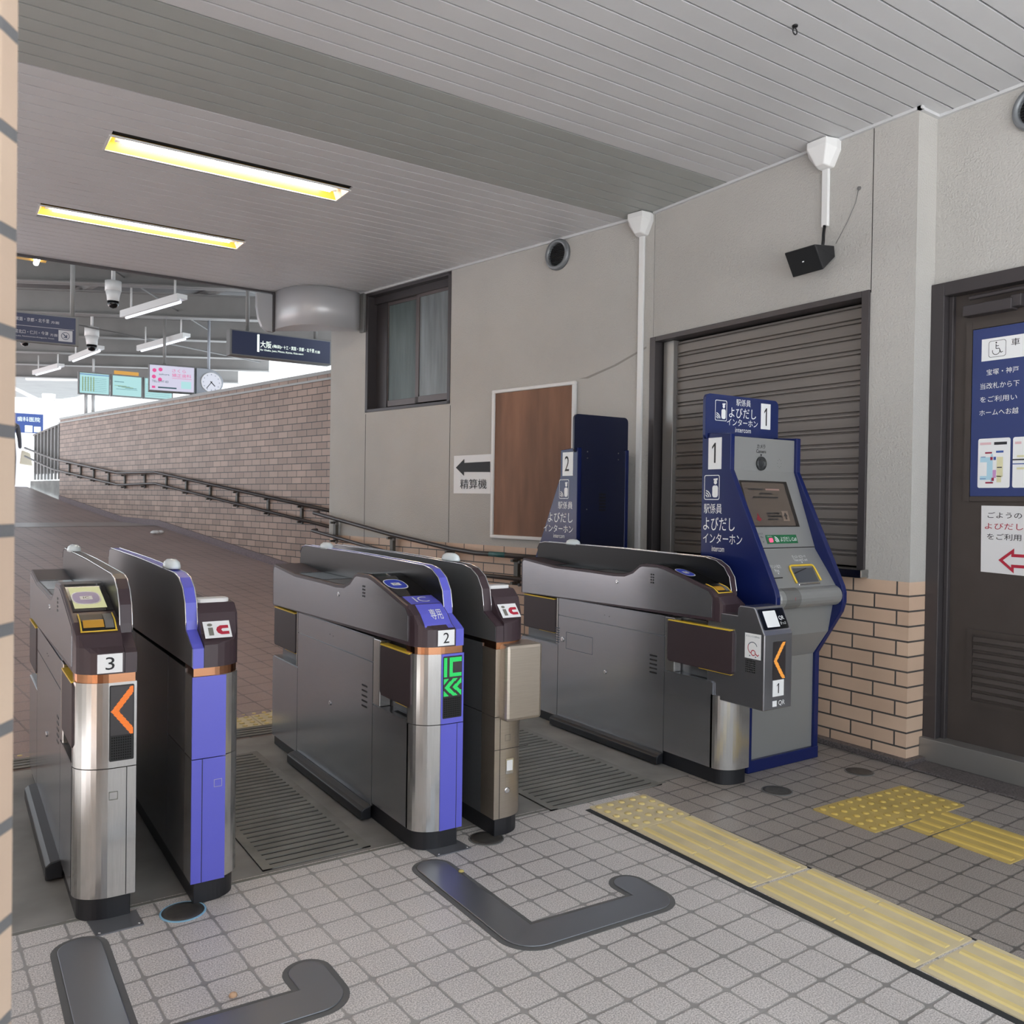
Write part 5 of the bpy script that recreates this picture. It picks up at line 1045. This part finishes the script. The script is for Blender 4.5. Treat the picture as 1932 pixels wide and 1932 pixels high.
for x in (2.2, 3.2): m.tube([(x, 17.06, 3.56), (x, 17.06, 3.82)], .02, 8)
m.build('post', WCOL, tb)
# fence at the ramp top, shop signs, far canopy, passer-by
fe = thing('fence_panel', 'grey vertical-bar screen fence at the top of the ramp', 'fence', far(14.8, -.5, 1.6))
m = MB(); zt2 = lambda t: 2.70 - (t - 13.85) * .085
for k in range(9):
    t_ = 13.88 + k * .21; fr_ = (far(t_, -.42, 0), FD, -FN, Z3); m.prism([(-.018, -.02), (.018, -.02), (.018, .02), (-.018, .02)], None, 1.64, zt2(t_), frame=fr_)
m.build('fence_bar', simple('bar_grey', (170, 170, 170), .4), fe)
m = MB(); P = [far(13.85, -.46, 1.76), far(15.65, -.46, 1.76), far(15.65, -.46, zt2(15.65)), far(13.85, -.46, zt2(13.85))]; vs = [m.b.verts.new(p) for p in P] + [m.b.verts.new(p + FN * .02) for p in P]; bmesh.ops.convex_hull(m.b, input=vs); m.build('fence_sheet', simple('fence_grey', (92, 92, 92), .5), fe)
m = MB(); m.tube([far(13.84, -.43, 2.71), far(15.68, -.43, 2.555)], .025, 8); m.build('top_rail', GAL, fe)
s_, f, Q, d, W, Hh = signbox('shop_sign', 'bright blue clinic sign with rounded frame beyond the ramp top', 'shop sign', 1.15, 1.95, 23.5, 23.5, 2.80, 3.31, .15, BLS, WPL)
q = lambda u, v: Q + d * (W * u) + Z3 * (Hh * v); t = Tx(); t.text('歯科医院', q(.30, .58), d, Z3, W * .60, Hh * .22); t.rect(q(.50, .08), d, Z3, W * .2, Hh * .32); t.rect(q(.74, .1), d, Z3, W * .18, Hh * .26); t.bld('lettering', LIT, f)
m = MB(); m.box(1.1, 1.62, 23.6, 23.8, 2.42, 2.58); m.box(1.1, 1.62, 23.65, 23.75, 1.5, 2.42); tag(m.build('vending_kiosk', emis('lit_panel_white', (220, 226, 240), .7), None), 'white lit panel below the bright blue clinic sign', 'panel')
pr = thing('person', 'person in dark clothes carrying a pale canvas bag at the top of the ramp', 'person', (1.10, 21.4, 1.5))
def skin_(name, pts, edges, rad, mat):
    me = D.meshes.new(name); me.from_pydata([Vector(p) - WO['person'] for p in pts], edges, []); o = D.objects.new(name, me); COL.objects.link(o); o.parent = pr; me.materials.append(mat)
    sk = o.modifiers.new('skin', 'SKIN'); sv = me.skin_vertices[0].data
    for v, r in zip(sv, rad): v.radius = (r, r)
    sv[0].use_root = True; o.modifiers.new('sub', 'SUBSURF').levels = 1; o.modifiers['sub'].render_levels = 1; WO[o.name] = WO['person']; return o
bx_, by_ = 1.10, 21.4
P = [(bx_, by_, 2.36), (bx_, by_, 2.60), (bx_, by_, 2.86), (bx_, by_, 2.95), (bx_ + .01, by_, 3.03), (bx_ + .01, by_, 3.14), (bx_ + .17, by_, 2.82), (bx_ + .21, by_ - .02, 2.56), (bx_ + .22, by_ - .08, 2.33), (bx_ - .17, by_, 2.82), (bx_ - .21, by_, 2.56), (bx_ - .21, by_ - .05, 2.33), (bx_ + .08, by_, 2.32), (bx_ + .09, by_ - .10, 1.95), (bx_ + .09, by_ - .08, 1.56), (bx_ + .09, by_ - .20, 1.53), (bx_ - .08, by_, 2.32), (bx_ - .09, by_ + .08, 1.95), (bx_ - .09, by_ + .22, 1.57), (bx_ - .09, by_ + .10, 1.53)]
skin_('body', P, [(0, 1), (1, 2), (2, 3), (3, 4), (4, 5), (2, 6), (6, 7), (7, 8), (2, 9), (9, 10), (10, 11), (0, 12), (12, 13), (13, 14), (14, 15), (0, 16), (16, 17), (17, 18), (18, 19)], [.14, .13, .13, .05, .085, .08, .06, .045, .035, .06, .045, .035, .085, .06, .045, .035, .085, .06, .045, .035], CLO)
m = MB(); m.lathe([(.085, 0), (.10, .06), (.09, .12), (.04, .16), (.0001, .17)], (bx_ + .01, by_ + .02, 3.05), seg=16); m.build('hair', HAIR, pr)
bg_ = MB(); bg_.prism([(1.30, 2.00), (1.55, 1.96), (1.50, 2.24), (1.34, 2.30)], 'y', 21.12, 21.22); tag(bg_.build('tote_bag', BAG, None, .02), 'pale canvas bag carried by the person at the ramp top', 'bag')
# far platform: white column, rafters and pale roof over bright sky
m = MB(); m.lathe([(.10, 1.4), (.10, 3.75), (.16, 3.95), (.16, 4.05)], (2.27, 26, 0), seg=20); m.build('column', WCOL, None, kind='structure')
m = MB()
for (a, b, r) in (((2.27, 26, 3.75), (1.2, 26.5, 4.35), .05), ((2.3, 26, 3.8), (3.9, 25.3, 4.15), .07), ((1.2, 26.5, 4.35), (.2, 27, 3.75), .05), ((1.75, 26.2, 4.45), (4.2, 25.0, 4.5), .05), ((1.0, 25, 1.5), (1.0, 25, 4.6), .05), ((4.6, 18.0, 3.2), (2.9, 27.0, 3.35), .05), ((5.2, 16.0, 3.15), (3.2, 27.0, 3.05), .06), ((4.9, 17.0, 2.95), (3.3, 26.0, 2.9), .05)): m.tube([a, b], r, 8)
m.build('trim_12', WCOL, None, kind='structure')
m = MB(); m.prism([(-3, 25), (2.3, 26.4), (4.2, 24.6), (3.4, 32), (-3, 34)], 'z', 4.55, 4.6); m.build('roof', CANO, None, kind='structure')
for a, b, lb in (((5.0, 15.0, 3.02), (4.75, 16.3, 3.02), 'lamp on the far platform just left of the grey wall corner'), ((4.45, 17.5, 2.98), (4.15, 19.0, 2.98), 'lamp on the far platform right of the round clock')): tubelamp(a, b, lb, 0)
